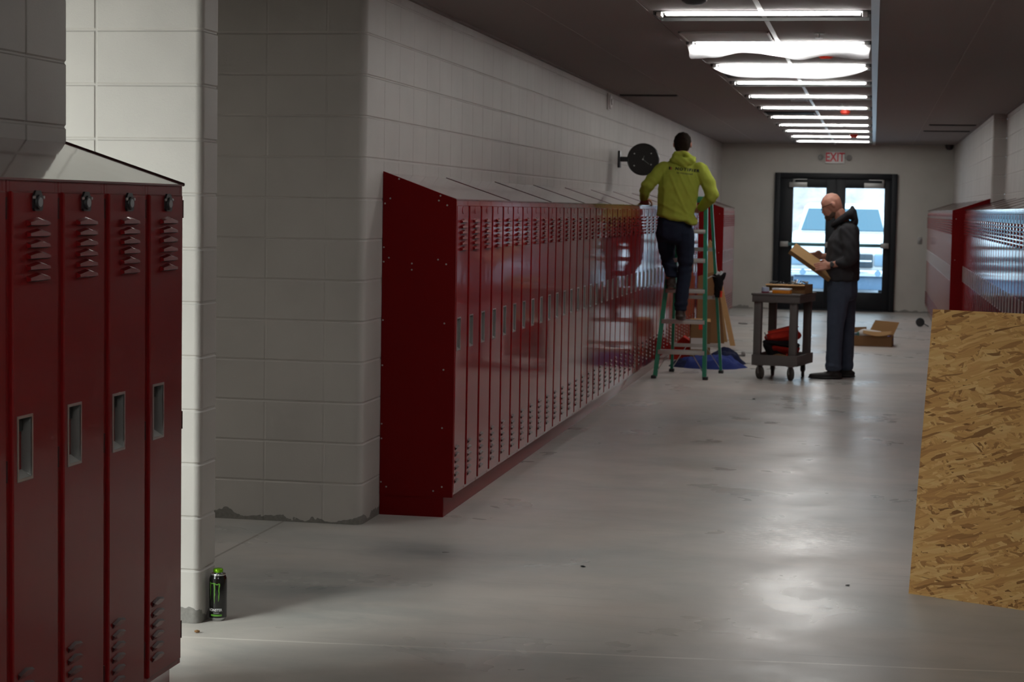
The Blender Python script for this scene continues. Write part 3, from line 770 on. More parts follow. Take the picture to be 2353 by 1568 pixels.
def vehicle(name, cx, cy, W, paint, label, cat, pickup=True):
    o = empty(name, (cx, cy, 0)); tag(o, label, cat)
    w = W/2; k = 1. if pickup else .78
    def extr(name, prof, half, m, taper=0., parent=o, bev=.04):
        bm = B()
        a = [bm.verts.new((-half*(1-taper*(z > 1.2*k)), y, z)) for y, z in prof]; b = [bm.verts.new((half*(1-taper*(z > 1.2*k)), y, z)) for y, z in prof]
        n = len(prof)
        for i in range(n): bm.faces.new((a[i], a[(i+1) % n], b[(i+1) % n], b[i]))
        bm.faces.new(a[::-1]); bm.faces.new(b)
        bmesh.ops.recalc_face_normals(bm, faces=bm.faces)
        bmesh.ops.bevel(bm, geom=list(bm.edges), offset=bev, segments=2, affect='EDGES')
        return obj(name, bm, m, parent, smooth=40)
    extr('body', [(0, .34*k), (0, 1.02*k), (.12, 1.12*k), (1.25, 1.22*k), (5.2, 1.22*k), (5.2, .40*k)], w, paint)
    extr('cabin', [(1.0, 1.18*k), (1.75, 1.76*k), (3.3, 1.80*k), (3.6, 1.18*k)], w*.88, paint, .12)
    # windscreen
    bm = B(); t = .885; zs0, zs1 = 1.235*k, 1.665*k
    y0 = 1.0+.75*(zs0-1.18*k)/(.58*k)-.02; y1 = 1.0+.75*(zs1-1.18*k)/(.58*k)-.02
    prism(bm, [(-w*.82, y0, zs0), (w*.82, y0, zs0), (w*.70, y1, zs1), (-w*.70, y1, zs1)], (0, -.015, .012))
    ws = obj('windscreen', bm, M['car_glass'], o)
    bm = B(); box(bm, -w*.62, w*.62, -.05, .03, .53*k, .80*k, 0, .03); g = obj('grille', bm, M['grille'], o)
    bm = B(); box(bm, -w*.60, w*.60, -.08, -.04, .645*k, .68*k, 0, .01); box(bm, -.11, .11, -.10, -.05, .61*k, .72*k, 0, .02); obj('grille_bar', bm, M['chrome'], g)
    for s in (-1, 1):
        bm = B(); box(bm, min(s*w*.64, s*w*.97), max(s*w*.64, s*w*.97), -.04, .12, .56*k, .80*k, 0, .03); obj('headlight', bm, M['headlight'], o)
        bm = B(); box(bm, -.11, .11, -.06, .10, -.10, .10, 0, .04); q = obj('wing_mirror', bm, paint, o); q.location = (s*(w+.14), 1.35, 1.30*k)
        for y in (.95, 4.1):
            bm = B(); cyl(bm, (s*(w-.26), y, .36), (s*(w+.01), y, .36), .36, None, 28, 0); cyl(bm, (s*(w+.0), y, .36), (s*(w+.02), y, .36), .2, None, 20, 1); obj('wheel', bm, [M['black'], M['steel_dull']], o)
    bm = B(); box(bm, -w*.9, w*.9, -.04, .3, .10, .36, 0, .03); obj('valance', bm, M['valance'], o)
    bm = B(); box(bm, -w*.98, w*.98, -.16, .06, .36*k, .50*k, 0, .04); bp = obj('bumper', bm, M['chrome'] if pickup else paint, o)
    bm = B(); box(bm, -.16, .16, -.175, -.15, .37*k, .50*k, 0, .005); obj('number_plate', bm, M['white'], bp)
    bm = B()
    for s in (-1, 1): cyl(bm, (s*w*.72, -.175, .43*k), (s*w*.72, -.15, .43*k), .06, None, 16)
    obj('fog_light', bm, M['headlight'], bp)
    return o
vehicle('pickup_truck', -.60, 37.0, 2.0, M['car_white'], 'white pickup truck parked outside facing the glass doors', 'truck')

# ------------------------------------------------------------------ strand board
bm = B(); Wb, Hb, Tb = 1.10, 1.207, .018
box(bm, 0, Wb, 0, Tb, 0, Hb, 0, .0)
o = obj('strand_board', bm, M['osb'], smooth=None)
yaw = -R(25.8); lean = math.asin(.150/1.207)
mt = Matrix.Translation((.195, 7.955, .0)) @ Matrix.Rotation(yaw, 4, 'Z') @ Matrix.Rotation(-lean, 4, 'X')
o.matrix_world = mt; tag(o, 'brown oriented strand board sheet leaning against the right locker row', 'board')

# ------------------------------------------------------------------ can
def build_can():
    o = empty('drink_can', (-2.421, 6.72, 0)); tag(o, 'tall black drink can with green claw marks beside the block pier', 'drink can')
    r = .034; H = .181
    bm = B(); lathe(bm, [(0, .006), (.022, .005), (.0255, .0), (.0275, .002), (.0318, .009), (r, .013), (r, H-.021), (r-.002, H-.014), (r-.0055, H-.006)], 40,
                    mfun=lambda k: 1 if k < 5 else 0)
    obj('can_body', bm, [M['can'], M['can_rim']], o, smooth=50)
    bm = B(); lathe(bm, [(r-.0055, H-.006), (r-.0045, H-.003), (r-.0055, H), (r-.008, H-.001), (r-.009, H-.004), (.0, H-.004)], 40); obj('can_rim', bm, M['can_rim'], o)
    bm = B(); lathe(bm, [(.0165, H-.004), (.0165, H+.003), (.0175, H+.004), (.0185, H+.006), (.019, H+.014), (.017, H+.018), (0, H+.0195)], 32, mfun=lambda k: 1 if k < 2 else 0)
    obj('screw_cap', bm, [M['can_cap'], M['can_rim']], o, smooth=60)
    # front of the label: direction towards the camera, turned a little to the left
    base = math.atan2(-6.715, 2.408)
    def wrap(me, name, m, ang, z, sx=1., sz=1.):
        rr = r+.0003
        for v in me.vertices:
            a = base+ang+v.co.x*sx/rr; d = rr
            v.co = Vector((d*math.cos(a), d*math.sin(a), z+v.co.y*sz))
        return link(name, me, m, o)
    # claw marks: three ragged vertical strokes joined at the top
    def stroke(pts, mlist):
        pass
    bm = B()
    def ribbon(c):  # c: list (x, y, halfwidth)
        L = []; R_ = []
        for x, y, h in c:
            L.append(bm.verts.new((x-h, y, 0))); R_.append(bm.verts.new((x+h, y, 0)))
        for i in range(len(c)-1): bm.faces.new((L[i], R_[i], R_[i+1], L[i+1]))
    ribbon([(x-.005, y, h) for x, y, h in [(-.004, .0, .0035), (-.0030, -.004, .0030), (-.0022, -.010, .0024), (-.0015, -.016, .0022), (-.0026, -.024, .0020), (-.0016, -.030, .0024), (-.0028, -.038, .0016), (-.0022, -.046, .0012), (-.0020, -.056, .0004)]])
    ribbon([(.0105, -.001, .0032), (.0122, -.006, .0028), (.0105, -.012, .0020), (.0095, -.020, .0022), (.0108, -.028, .0018), (.0096, -.036, .0020), (.0098, -.043, .0012), (.0080, -.050, .0005)])
    ribbon([(x-.010, y, h) for x, y, h in [(-.0180, .002, .0030), (-.0160, -.004, .0026), (-.0170, -.012, .0020), (-.0155, -.022, .0022), (-.0168, -.032, .0016), (-.0160, -.046, .0004)]])
    L = [(-.009, .0, .001), (.000, -.0035, .0014), (.004, -.0040, .0015), (.008, -.002, .0016), (.0105, -.001, .001)]
    a = [bm.verts.new((x, y+h, 0)) for x, y, h in L]; b_ = [bm.verts.new((x, y-h, 0)) for x, y, h in L]
    for i in range(4): bm.faces.new((a[i], a[i+1], b_[i+1], b_[i]))
    L = [(-.028, .002, .001), (-.022, -.0015, .0012), (-.015, -.001, .0013), (-.009, .0, .001)]
    a = [bm.verts.new((x, y+h, 0)) for x, y, h in L]; b_ = [bm.verts.new((x, y-h, 0)) for x, y, h in L]
    for i in range(3): bm.faces.new((a[i], a[i+1], b_[i+1], b_[i]))
    me = bpy.data.meshes.new('claw_marks'); bm.to_mesh(me); bm.free(); wrap(me, 'claw_marks', M['can_green'], -.20, .148, 1., 1.42)
    me = text_mesh('MONSTER', .0125, 0, .0004, .95); wrap(me, 'label_lettering', M['can_white'], -.36, .0435, 1.05, 1.15)
    me = text_mesh('ENERGY', .0042, 0, .0001, 1.7); wrap(me, 'small_lettering', M['can_white'], -.20, .0325)
    bm = B(); n = 24; A = [bm.verts.new((-.030+.046*i/n, .0032, 0)) for i in range(n+1)]; C = [bm.verts.new((-.030+.046*i/n, -.0032, 0)) for i in range(n+1)]
    for i in range(n): bm.faces.new((A[i], A[i+1], C[i+1], C[i]))
    me = bpy.data.meshes.new('green_band'); bm.to_mesh(me); bm.free(); wrap(me, 'green_band', M['can_green'], 0, .0235, 1., 1.1)
build_can()

# small floor debris
def crumb(x, y, s, label, m, rz=0.):
    bm = B(); bmesh.ops.create_icosphere(bm, subdivisions=1, radius=1)
    for v in bm.verts: v.co = Vector((v.co.x*s[0], v.co.y*s[1], (v.co.z+1)*s[2]))*(1+.25*noise.noise(v.co*2+Vector((x, y, 0))))
    o = obj('debris_chip', bm, m, smooth=20); o.location = (x, y, 0); o.rotation_euler = (0, 0, rz); tag(o, label, 'debris', 'chips lying on the concrete floor')
crumb(-1.224, 8.145, (.016, .006, .004), 'small dark chip on open floor in front of the long left row', M['black'], -.5)
crumb(-2.42, 6.49, (.012, .008, .006), 'brown crumb on the floor in front of the drink can', M['card_dark'])
crumb(-.06, 8.05, (.012, .006, .003), 'small dark chip on the floor beside the leaning board', M['black'], .4)
crumb(-.95, 15.9, (.015, .01, .004), 'tiny dark chip on the floor well in front of the ladder', M['black'])
crumb(-2.47, 5.98, (.010, .008, .006), 'small dark crumb at the foot of the foreground lockers', M['black'])
crumb(-1.75, 26.5, (.09, .04, .01), 'flat dark scrap on the far floor before the short left row', M['steel_dull'])
o = empty('door_stop', (.72, 27.1, 0)); tag(o, 'small dark caster-like door stop on the far floor at right', 'door stop')
bm = B(); cyl(bm, (-.02, -.03, .062), (-.02, .03, .062), .062, None, 16); obj('wheel', bm, M['black'], o)
bm = B(); bar(bm, (0, 0, .06), (.10, 0, .004), .03, .012); obj('bracket', bm, M['black'], o)

# ------------------------------------------------------------------ figures: blended volumes
_ico = bmesh.new(); bmesh.ops.create_icosphere(_ico, subdivisions=2, radius=1); ICO = [v.co.copy() for v in _ico.verts]; _ico.free()
def ell(p, r, rot=None):
    r = (r, r, r) if isinstance(r, (int, float)) else r
    out = []
    for c in ICO:
        v = Vector((c.x*r[0], c.y*r[1], c.z*r[2]))
        if rot is not None: v = rot @ v
        out.append(v+Vector(p))
    return out
def hull(bm, pts):
    vs = [bm.verts.new(p) for p in pts]
    g = bmesh.ops.convex_hull(bm, input=vs)
    bmesh.ops.delete(bm, geom=[v for v in g['geom_interior'] if isinstance(v, bmesh.types.BMVert)], context='VERTS')
def chain(bm, items):
    """items: (pos, radius[, rot]); hull of each neighbouring pair"""
    E_ = [ell(*i) for i in items]
    if len(E_) == 1: hull(bm, E_[0])
    for a, b in zip(E_, E_[1:]): hull(bm, a+b)
def blend(name, chains, m, parent, voxel=.01, smooth=4, fold=None, extra=None):
    bm = B()
    for c in chains: chain(bm, c)
    me = bpy.data.meshes.new(name+'_raw'); bm.to_mesh(me); bm.free()
    t = bpy.data.objects.new('tmp', me); COL.objects.link(t)
    r = t.modifiers.new('r', 'REMESH'); r.mode = 'VOXEL'; r.voxel_size = voxel
    s = t.modifiers.new('s', 'SMOOTH'); s.iterations = smooth; s.factor = .5
    bpy.context.view_layer.update()
    dg = bpy.context.evaluated_depsgraph_get(); out = bpy.data.meshes.new_from_object(t.evaluated_get(dg))
    bpy.data.objects.remove(t); bpy.data.meshes.remove(me)
    out.name = name
    if fold:
        ns = [v.normal.copy() for v in out.vertices]
        for v, n_ in zip(out.vertices, ns): v.co += n_*fold(v.co)
    return link(name, out, m, parent, smooth=180)
def hand(wrist, d, a, n_, curl=(.5, .6, .5), s=1., thumb_curl=.5, spread=.0):
    """d along the hand, a across towards the thumb, n_ out of the palm side"""
    W, d, a, n_ = Vector(wrist), Vector(d).normalized(), Vector(a), Vector(n_)
    a = (a-d*a.dot(d)).normalized(); n_ = (n_-d*n_.dot(d)-a*n_.dot(a)).normalized()
    C = []
    for o in (-.030, -.010, .011, .031):
        C.append([(W+a*o*.6*s, .015*s), (W+d*.045*s+a*o*.85*s, .0145*s), (W+d*.088*s+a*o*s, .0115*s)])
    for o, L in ((.031, .95), (.011, 1.08), (-.010, 1.), (-.030, .78)):
        p = W+d*.090*s+a*o*s; dd = d+a*o*spread*12; dd.normalize(); pts = [(p, .0100*s)]
        ang = 0
        for k, seg in enumerate((.042, .026, .020)):
            ang += curl[k]
            v = dd*math.cos(ang)+n_*math.sin(ang); p = p+v*seg*L*s; pts.append((p, (.0092, .0084, .0074)[k]*s))
        C.append(pts)
    t0 = W+d*.022*s+a*.026*s; t1 = t0+(d*.55+a*.75+n_*.25).normalized()*.040*s; t2 = t1+(d*.85+a*.25+n_*thumb_curl).normalized()*.034*s; t3 = t2+(d*.85-a*.1+n_*(thumb_curl+.4)).normalized()*.024*s
    C.append([(t0, .0150*s), (t1, .0118*s), (t2, .0100*s), (t3, .0085*s)])
    return C
def V3(*a): return Vector(a)

# ---------- person on the ladder (seen from behind, facing away)
def ladder_person():
    o = empty('person', (-1.80, 17.62, 0)); L = Vector(o.location)
    tag(o, 'person in a lime yellow hoodie and dark jeans standing on the green ladder, back turned', 'person')
    def q(items): return [[(Vector(i[0])-L, *i[1:]) for i in c] for c in items]
    rt = Matrix.Rotation(R(-3), 3, 'Y')
    hd = (-1.797, 17.76, 2.235)
    body = [
        [((-1.845, 17.64, 1.42), (.11, .07, .08)), ((-1.83, 17.62, 1.60), (.125, .09, .10)), ((-1.80, 17.64, 1.86), (.155, .10, .11)), ((-1.79, 17.69, 2.03), (.11, .06, .05))],
        [((-1.79, 17.70, 2.04), .062), ((-1.795, 17.74, 2.16), .057)],
        [(hd, (.079, .098, .092)), ((hd[0], hd[1]+.03, hd[2]-.05), (.062, .075, .07)), ((hd[0], hd[1]+.075, hd[2]-.092), (.03, .028, .022))],
        [((hd[0], hd[1]+.10, hd[2]-.02), .012), ((hd[0], hd[1]+.118, hd[2]-.045), .013)],
        [((hd[0]-.080, hd[1]+.0, hd[2]-.02), (.010, .02, .03))], [((hd[0]+.080, hd[1]+.0, hd[2]-.02), (.010, .02, .03))],
        [((-1.975, 17.66, 1.985), .055), ((-2.105, 17.60, 1.82), .040), ((-2.150, 17.70, 1.705), .027)],
        [((-1.605, 17.66, 1.985), .055), ((-1.485, 17.58, 1.735), .040), ((-1.640, 17.80, 1.60), .027)],
        [((-1.755, 17.62, 1.34), (.060, .06, .07)), ((-1.735, 17.68, 1.06), .058), ((-1.763, 17.60, .63), .042)],
        [((-1.925, 17.64, 1.34), (.060, .06, .07)), ((-1.925, 17.88, 1.12), .058), ((-1.868, 17.68, .93), .042)],
    ]
    body += hand((-2.150, 17.70, 1.705), (.05, .75, -.45), (.9, .1, .1), (0, -.2, -1), (.25, .35, .3))
    body += hand((-1.640, 17.80, 1.60), (-.25, .7, .1), (-.3, 0, 1), (-1, 0, 0), (.9, .9, .6))
    blend('body', q(body), M['skin'], o, .0055, 3)
    # hair
    hair = [[((hd[0], hd[1]-.006, hd[2]+.012), (.086, .098, .091)), ((hd[0], hd[1]-.035, hd[2]-.045), (.074, .06, .055))], [((hd[0], hd[1]-.03, hd[2]-.07), (.060, .05, .04))]]
    blend('hair', q(hair), M['hair'], o, .007, 3, lambda c: .0025*noise.noise(c*60))
    # hoodie
    folds = [((-1.885, 1.93), (-1.70, 1.52), .012, .009), ((-1.80, 1.95), (-1.635, 1.60), .011, .010), ((-1.72, 1.93), (-1.628, 1.72), .010, .007), ((-1.95, 2.0), (-1.945, 1.80), .012, .006),
             ((-1.84, 1.70), (-1.64, 1.50), .012, .006), ((-1.66, 1.97), (-1.60, 1.78), .011, .006), ((-1.98, 1.66), (-1.72, 1.545), .014, .006)]
    def fold(c):
        w = c+L; x, z = w.x, w.z; h = 0
        if w.y < 17.66 and -2.03 < x < -1.56:
            for (ax, az), (bx, bz), sg, A in folds:
                dx, dz = bx-ax, bz-az; t = max(0, min(1, ((x-ax)*dx+(z-az)*dz)/(dx*dx+dz*dz)))
                d = math.hypot(x-ax-t*dx, z-az-t*dz); h += 1.25*A*math.exp(-(d/sg)**2)*(1-.5*abs(2*t-1))
        if x < -2.02 or x > -1.57:   # sleeve creases
            h += .0035*math.sin(z*60+x*45+6*noise.noise(w*5))
        return h+.006*noise.noise(w*9)+.003*noise.noise(w*22)
    hood = [
        [((-1.835, 17.62, 1.555), (.185, .128, .035)), ((-1.822, 17.615, 1.66), (.190, .130, .06)), ((-1.812, 17.62, 1.80), (.198, .130, .07)), ((-1.796, 17.64, 1.93), (.195, .118, .07)), ((-1.790, 17.67, 2.02), (.165, .088, .045)), ((-1.788, 17.69, 2.075), (.085, .075, .035))],
        [((-1.835, 17.62, 1.545), (.190, .132, .018)), ((-1.78, 17.61, 1.505), (.155, .128, .018))],   # hem, dropping to the right
        [((-1.70, 17.62, 1.50), (.075, .125, .02)), ((-1.672, 17.62, 1.468), (.045, .115, .016))],
        [((-1.955, 17.655, 1.985), (.080, .078, .070)), ((-2.035, 17.62, 1.905), (.070, .072, .062)), ((-2.105, 17.60, 1.82), (.060, .062, .06)), ((-2.132, 17.64, 1.765), (.056, .056, .05)), ((-2.146, 17.685, 1.70), (.042, .042, .030))],
        [((-1.62, 17.655, 1.985), (.080, .078, .070)), ((-1.545, 17.62, 1.875), (.072, .074, .065)), ((-1.487, 17.58, 1.745), (.062, .064, .060)), ((-1.53, 17.64, 1.69), (.058, .058, .052)), ((-1.60, 17.75, 1.625), (.045, .045, .04))],
    ]
    hb = blend('hoodie', q(hood), M['lime'], o, .0085, 5, fold)
    hd2 = [
        [((-1.855, 17.66, 2.055), (.055, .050, .035)), ((-1.83, 17.585, 2.07), (.06, .035, .035)), ((-1.765, 17.572, 2.050), (.07, .035, .040)), ((-1.70, 17.60, 2.055), (.045, .04, .035)), ((-1.685, 17.68, 2.075), (.035, .05, .035))],
        [((-1.862, 17.67, 2.085), (.032, .05, .028)), ((-1.825, 17.60, 2.125), (.045, .035, .025)), ((-1.765, 17.605, 2.13), (.045, .035, .025)), ((-1.705, 17.66, 2.09), (.030, .05, .028))],
        [((-1.78, 17.585, 2.03), (.05, .03, .02)), ((-1.745, 17.575, 1.995), (.03, .022, .015))],
    ]
    blend('hood', q(hd2), M['lime'], hb, .007, 4, lambda c: .006*noise.noise((c+L)*16)+.003*math.sin((c.z*1.2+c.x)*90))
    # print on the back
    bvh = BVHTree.FromPolygons([v.co for v in hb.data.vertices], [tuple(p.vertices) for p in hb.data.polygons])
    def prt(me, name, m, cx, cz, rot, sx, sz, parent):
        for v in me.vertices:
            x, z = v.co.x*sx, v.co.y*sz
            X = cx+x*math.cos(rot)-z*math.sin(rot)-L.x; Z = cz+x*math.sin(rot)+z*math.cos(rot)
            hit = bvh.ray_cast(Vector((X, -1.2, Z)), Vector((0, 1, 0)))
            v.co = Vector((X, (hit[0].y if hit[0] else -.13)-.0022, Z))
        return link(name, me, m, parent)
    def subdiv(me, n=1):
        bm = B(); bm.from_mesh(me); bmesh.ops.triangulate(bm, faces=bm.faces); bmesh.ops.subdivide_edges(bm, edges=bm.edges, cuts=n); bm.to_mesh(me); bm.free(); return me
    prt(subdiv(text_mesh('NOTIFIER', .050, 0, .0028, 1.28), 2), 'back_lettering', M['ink'], -1.727, 1.974, -.09, .86, .72, hb)
    prt(subdiv(text_mesh('by Honeywell', .030, 0, .0004, 1.05), 1), 'small_back_lettering', M['ink'], -1.748, 1.940, -.09, .86, .8, hb)
    bm = B(); poly(bm, [(-.020, -.014, 0), (-.002, -.014, 0), (-.006, .014, 0), (-.024, .014, 0)]); me = bpy.data.meshes.new('e'); bm.to_mesh(me); bm.free()
    prt(subdiv(me, 3), 'back_emblem', M['ink'], -1.885, 1.988, -.09, .8, 1., hb)
    bm = B(); poly(bm, [(.0, -.014, 0), (.016, -.014, 0), (.012, .012, 0), (-.004, .012, 0)]); me = bpy.data.meshes.new('e'); bm.to_mesh(me); bm.free()
    M['emblem'] = mat('emblem_orange', (.42, .10, .03), .6)
    prt(subdiv(me, 3), 'back_emblem', M['emblem'], -1.885, 1.988, -.09, .8, 1., hb)
    # jeans
    def jf(c):
        w = c+L; return .005*noise.noise(w*11)+.004*math.sin(w.z*80+4*noise.noise(w*6))*(.3+max(0, 1-abs(w.z-1.08)/.12)+max(0, 1-abs(w.z-.70)/.1))
    jeans = [
        [((-1.845, 17.635, 1.525), (.160, .112, .03)), ((-1.843, 17.635, 1.42), (.172, .125, .06)), ((-1.838, 17.635, 1.34), (.170, .125, .07))],
        [((-1.748, 17.635, 1.38), (.098, .120, .09)), ((-1.738, 17.66, 1.22), (.088, .095, .08)), ((-1.735, 17.685, 1.06), (.072, .076, .07)), ((-1.752, 17.64, .84), (.066, .07, .06)), ((-1.765, 17.605, .665), (.062, .066, .03))],
        [((-1.932, 17.65, 1.38), (.094, .115, .09)), ((-1.925, 17.78, 1.23), (.084, .09, .08)), ((-1.920, 17.875, 1.12), (.070, .076, .07)), ((-1.880, 17.77, 1.02), (.066, .07, .06)), ((-1.862, 17.70, .975), (.060, .062, .03))],
    ]
    blend('jeans', q(jeans), M['jeans_dark'], o, .0085, 4, jf)
    for (x, y, z) in ((-1.765, 17.60, .60), (-1.866, 17.68, .895)):
        sh = [[((x, y, z+.035), (.046, .055, .035)), ((x, y+.01, z-.005), (.050, .075, .022))], [((x, y-.045, z-.010), (.042, .035, .022)), ((x, y+.09, z-.010), (.050, .06, .024)), ((x, y+.17, z-.013), (.044, .04, .020))],
              [((x, y-.05, z-.030), (.040, .035, .006)), ((x, y+.10, z-.030), (.050, .05, .006)), ((x, y+.18, z-.030), (.040, .04, .006))]]
        blend('boot', q(sh), M['boot'], o, .006, 2)
ladder_person()

# ---------- bald person holding a parcel (profile, facing -x)
def standing_person():
    o = empty('person', (-.28, 18.25, 0)); L = Vector(o.location)
    tag(o, 'bald bearded person in a charcoal hoodie standing by the cart, reading a cardboard parcel', 'person')
    def q(items): return [[(Vector(i[0])-L, *i[1:]) for i in c] for c in items]
    Y = 18.25
    rot = Matrix.Rotation(R(32), 3, 'Y')      # head pitched down towards -x
    rot = Matrix.Rotation(R(-32), 3, 'Y')
    sk = (-.402, Y, 1.690)
    body = [
        [((-.275, Y, .90), (.11, .12, .10)), ((-.275, Y, 1.10), (.12, .125, .12)), ((-.27, Y, 1.32), (.105, .14, .10)), ((-.255, Y, 1.44), (.07, .11, .04))],
        [((-.262, Y, 1.47), (.065, .065, .05)), ((-.325, Y, 1.60), (.060, .060, .05))],
        [(sk, (.103, .080, .096), rot), ((-.375, Y, 1.655), (.085, .074, .085), rot)],
        [((-.435, Y, 1.640), (.055, .062, .05), rot), ((-.405, Y, 1.585), (.055, .058, .045), rot), ((-.412, Y, 1.552), (.030, .035, .026), rot)],
        [((-.478, Y, 1.655), (.020, .050, .010), rot)],                       # brow
        [((-.478, Y, 1.625), (.008, .008, .010)), ((-.476, Y, 1.598), (.014, .013, .013)), ],      # nose
        [((-.462, Y, 1.575), (.012, .022, .008), rot)],                       # lips
        [((-.378, Y-.082, 1.672), (.020, .009, .031), rot)], [((-.378, Y+.082, 1.672), (.020, .009, .031), rot)],
        [((-.235, Y-.165, 1.42), .045), ((-.205, Y-.210, 1.175), .034), ((-.235, Y-.210, 1.135), .036), ((-.395, Y-.165, 1.092), .030)],
        [((-.245, Y+.165, 1.42), .045), ((-.255, Y+.225, 1.180), .034), ((-.465, Y+.135, 1.172), .030)],
        [((-.29, Y-.09, .84), (.075, .065, .08)), ((-.315, Y-.11, .50), .06), ((-.335, Y-.12, .10), .042)],
        [((-.25, Y+.09, .84), (.075, .065, .08)), ((-.215, Y+.11, .50), .06), ((-.205, Y+.12, .10), .042)],
    ]
    body += hand((-.398, Y-.165, 1.091), (-.93, .12, -.12), (-.1, .35, .95), (.1, .85, .45), (.35, .55, .45), 1.08, .9)
    body += hand((-.468, Y+.135, 1.170), (-.95, -.15, .05), (.05, -.4, .9), (0, -.9, -.4), (.35, .55, .45), 1.0, .8)
    blend('body', q(body), M['skin'], o, .0052, 3)
    beard = [[((-.385, Y, 1.585), (.052, .064, .040), rot), ((-.425, Y, 1.560), (.040, .048, .030), rot), ((-.425, Y, 1.535), (.028, .032, .020), rot)], [((-.455, Y, 1.586), (.018, .036, .007), rot)]]
    blend('beard', q(beard), M['beard'], o, .006, 2, lambda c: .003*noise.noise(c*90))
    # spectacles
    g = B()
    for s in (-1, 1):
        cyl(g, (-.478-L.x, s*.062, 1.648), (-.388-L.x, s*.088, 1.684), .0028, None, 8)
        for k in range(14):
            a, b2 = 2*PI*k/14, 2*PI*(k+1)/14
            f = lambda t: Vector((-.485-L.x+.010*math.sin(t), s*.034+.025*math.cos(t), 1.632+.017*math.sin(t)))
            cyl(g, f(a), f(b2), .0024, None, 6)
    cyl(g, (-.492-L.x, -.010, 1.640), (-.492-L.x, .010, 1.640), .0022, None, 6)
    obj('spectacles', g, M['lens'], o)
    def fold(c):
        w = c+L; return .006*noise.noise(w*8)+.0035*noise.noise(w*20)+(.003*math.sin(w.z*60+w.x*50+5*noise.noise(w*6)) if w.y < 18.12 else 0)
    hood = [
        [((-.272, Y, .955), (.166, .190, .035)), ((-.275, Y, 1.03), (.172, .195, .06)), ((-.278, Y, 1.15), (.168, .190, .07)), ((-.270, Y, 1.33), (.155, .195, .07)), ((-.245, Y, 1.43), (.125, .175, .06)), ((-.245, Y, 1.49), (.085, .10, .035))],
        [((-.235, Y-.165, 1.425), (.092, .075, .075)), ((-.205, Y-.205, 1.30), (.082, .070, .07)), ((-.190, Y-.225, 1.175), (.073, .062, .06)), ((-.225, Y-.215, 1.135), (.066, .058, .055)), ((-.302, Y-.195, 1.120), (.045, .045, .043))],
        [((-.245, Y+.165, 1.425), (.088, .075, .075)), ((-.245, Y+.215, 1.30), (.078, .068, .07)), ((-.250, Y+.235, 1.19), (.070, .060, .06)), ((-.350, Y+.19, 1.175), (.045, .045, .043))],
    ]
    hb = blend('hoodie', q(hood), M['charcoal'], o, .009, 5, fold)
    hdd = [
        [((-.375, Y, 1.475), (.03, .07, .025)), ((-.325, Y-.075, 1.515), (.035, .035, .030)), ((-.245, Y-.085, 1.575), (.040, .035, .035)), ((-.19, Y, 1.60), (.035, .07, .045))],
        [((-.325, Y+.075, 1.515), (.035, .035, .030)), ((-.245, Y+.085, 1.575), (.040, .035, .035)), ((-.19, Y, 1.60), (.035, .07, .045)), ],
        [((-.21, Y-.06, 1.575), (.035, .04, .045)), ((-.200, Y, 1.650), (.018, .03, .018))],
        [((-.20, Y, 1.60), (.045, .08, .05)), ((-.165, Y, 1.53), (.028, .07, .03)), ((-.19, Y, 1.49), (.05, .09, .03))],
    ]
    blend('hood', q(hdd), M['charcoal_hood'], hb, .007, 4, lambda c: .004*noise.noise((c+L)*18))
    def jf(c):
        w = c+L; return .005*noise.noise(w*10)+.004*math.sin(w.z*70+4*noise.noise(w*6))*max(0, 1-abs(w.z-.12)/.12)
    jeans = [
        [((-.275, Y, .96), (.150, .165, .03)), ((-.272, Y, .86), (.152, .170, .06)), ((-.268, Y, .80), (.145, .165, .06))],
        [((-.300, Y-.085, .84), (.118, .090, .08)), ((-.312, Y-.105, .66), (.098, .082, .07)), ((-.325, Y-.115, .48), (.085, .075, .07)), ((-.330, Y-.12, .28), (.078, .072, .06)), ((-.332, Y-.122, .095), (.082, .070, .025))],
        [((-.255, Y+.085, .84), (.112, .090, .08)), ((-.232, Y+.105, .66), (.095, .080, .07)), ((-.218, Y+.112, .48), (.080, .073, .07)), ((-.210, Y+.118, .28), (.070, .070, .06)), ((-.212, Y+.12, .085), (.070, .066, .025))],
    ]
    blend('jeans', q(jeans), M['jeans'], o, .0095, 4, jf)
    for (x, y) in ((-.345, Y-.125), (-.225, Y+.125)):
        sh = [[((x+.02, y, .085), (.050, .046, .025)), ((x, y, .05), (.070, .048, .030))], [((x+.055, y, .040), (.045, .042, .030)), ((x-.08, y, .036), (.06, .050, .028)), ((x-.17, y, .030), (.050, .044, .022))],
              [((x+.06, y, .012), (.045, .042, .012)), ((x-.09, y, .012), (.06, .054, .012)), ((x-.18, y, .012), (.050, .046, .012))]]
        blend('shoe', q(sh), M['shoe'], o, .006, 2)
    # watch
    w = B(); p0 = V3(-.372, Y-.172, 1.098)-L; d = V3(-.93, .2, -.05).normalized()
    cyl(w, p0-d*.011, p0+d*.011, .038, .037, 20); nn = V3(0, -1, .15).normalized()
    cyl(w, p0+nn*.030, p0+nn*.045, .021, .019, 20)
    obj('wrist_watch', w, M['black'], o)
standing_person()

# parcel held by the standing person
bm = B(); box(bm, -.235, .235, -.10, .10, -.022, .022, 0, .003)
for f in bm.faces:
    f.material_index = 1 if f.normal.y < -.5 and f.calc_center_median().x > -.05 else 0  # near side takes a darker cardboard copy, its shade put into the colour
o = obj('cardboard_parcel', bm, [M['card'], M['card_side']], smooth=None)
ax = V3(.828, 0, -.561).normalized(); nz = V3(.561, 0, .828); yy = nz.cross(ax)
m3 = Matrix((ax, yy, nz)).transposed().to_4x4()
o.matrix_world = Matrix.Translation((-.565, 18.20, 1.115)) @ m3 @ Matrix.Rotation(R(24), 4, 'X')
tag(o, 'long thin cardboard parcel held tilted by the bald person', 'parcel')

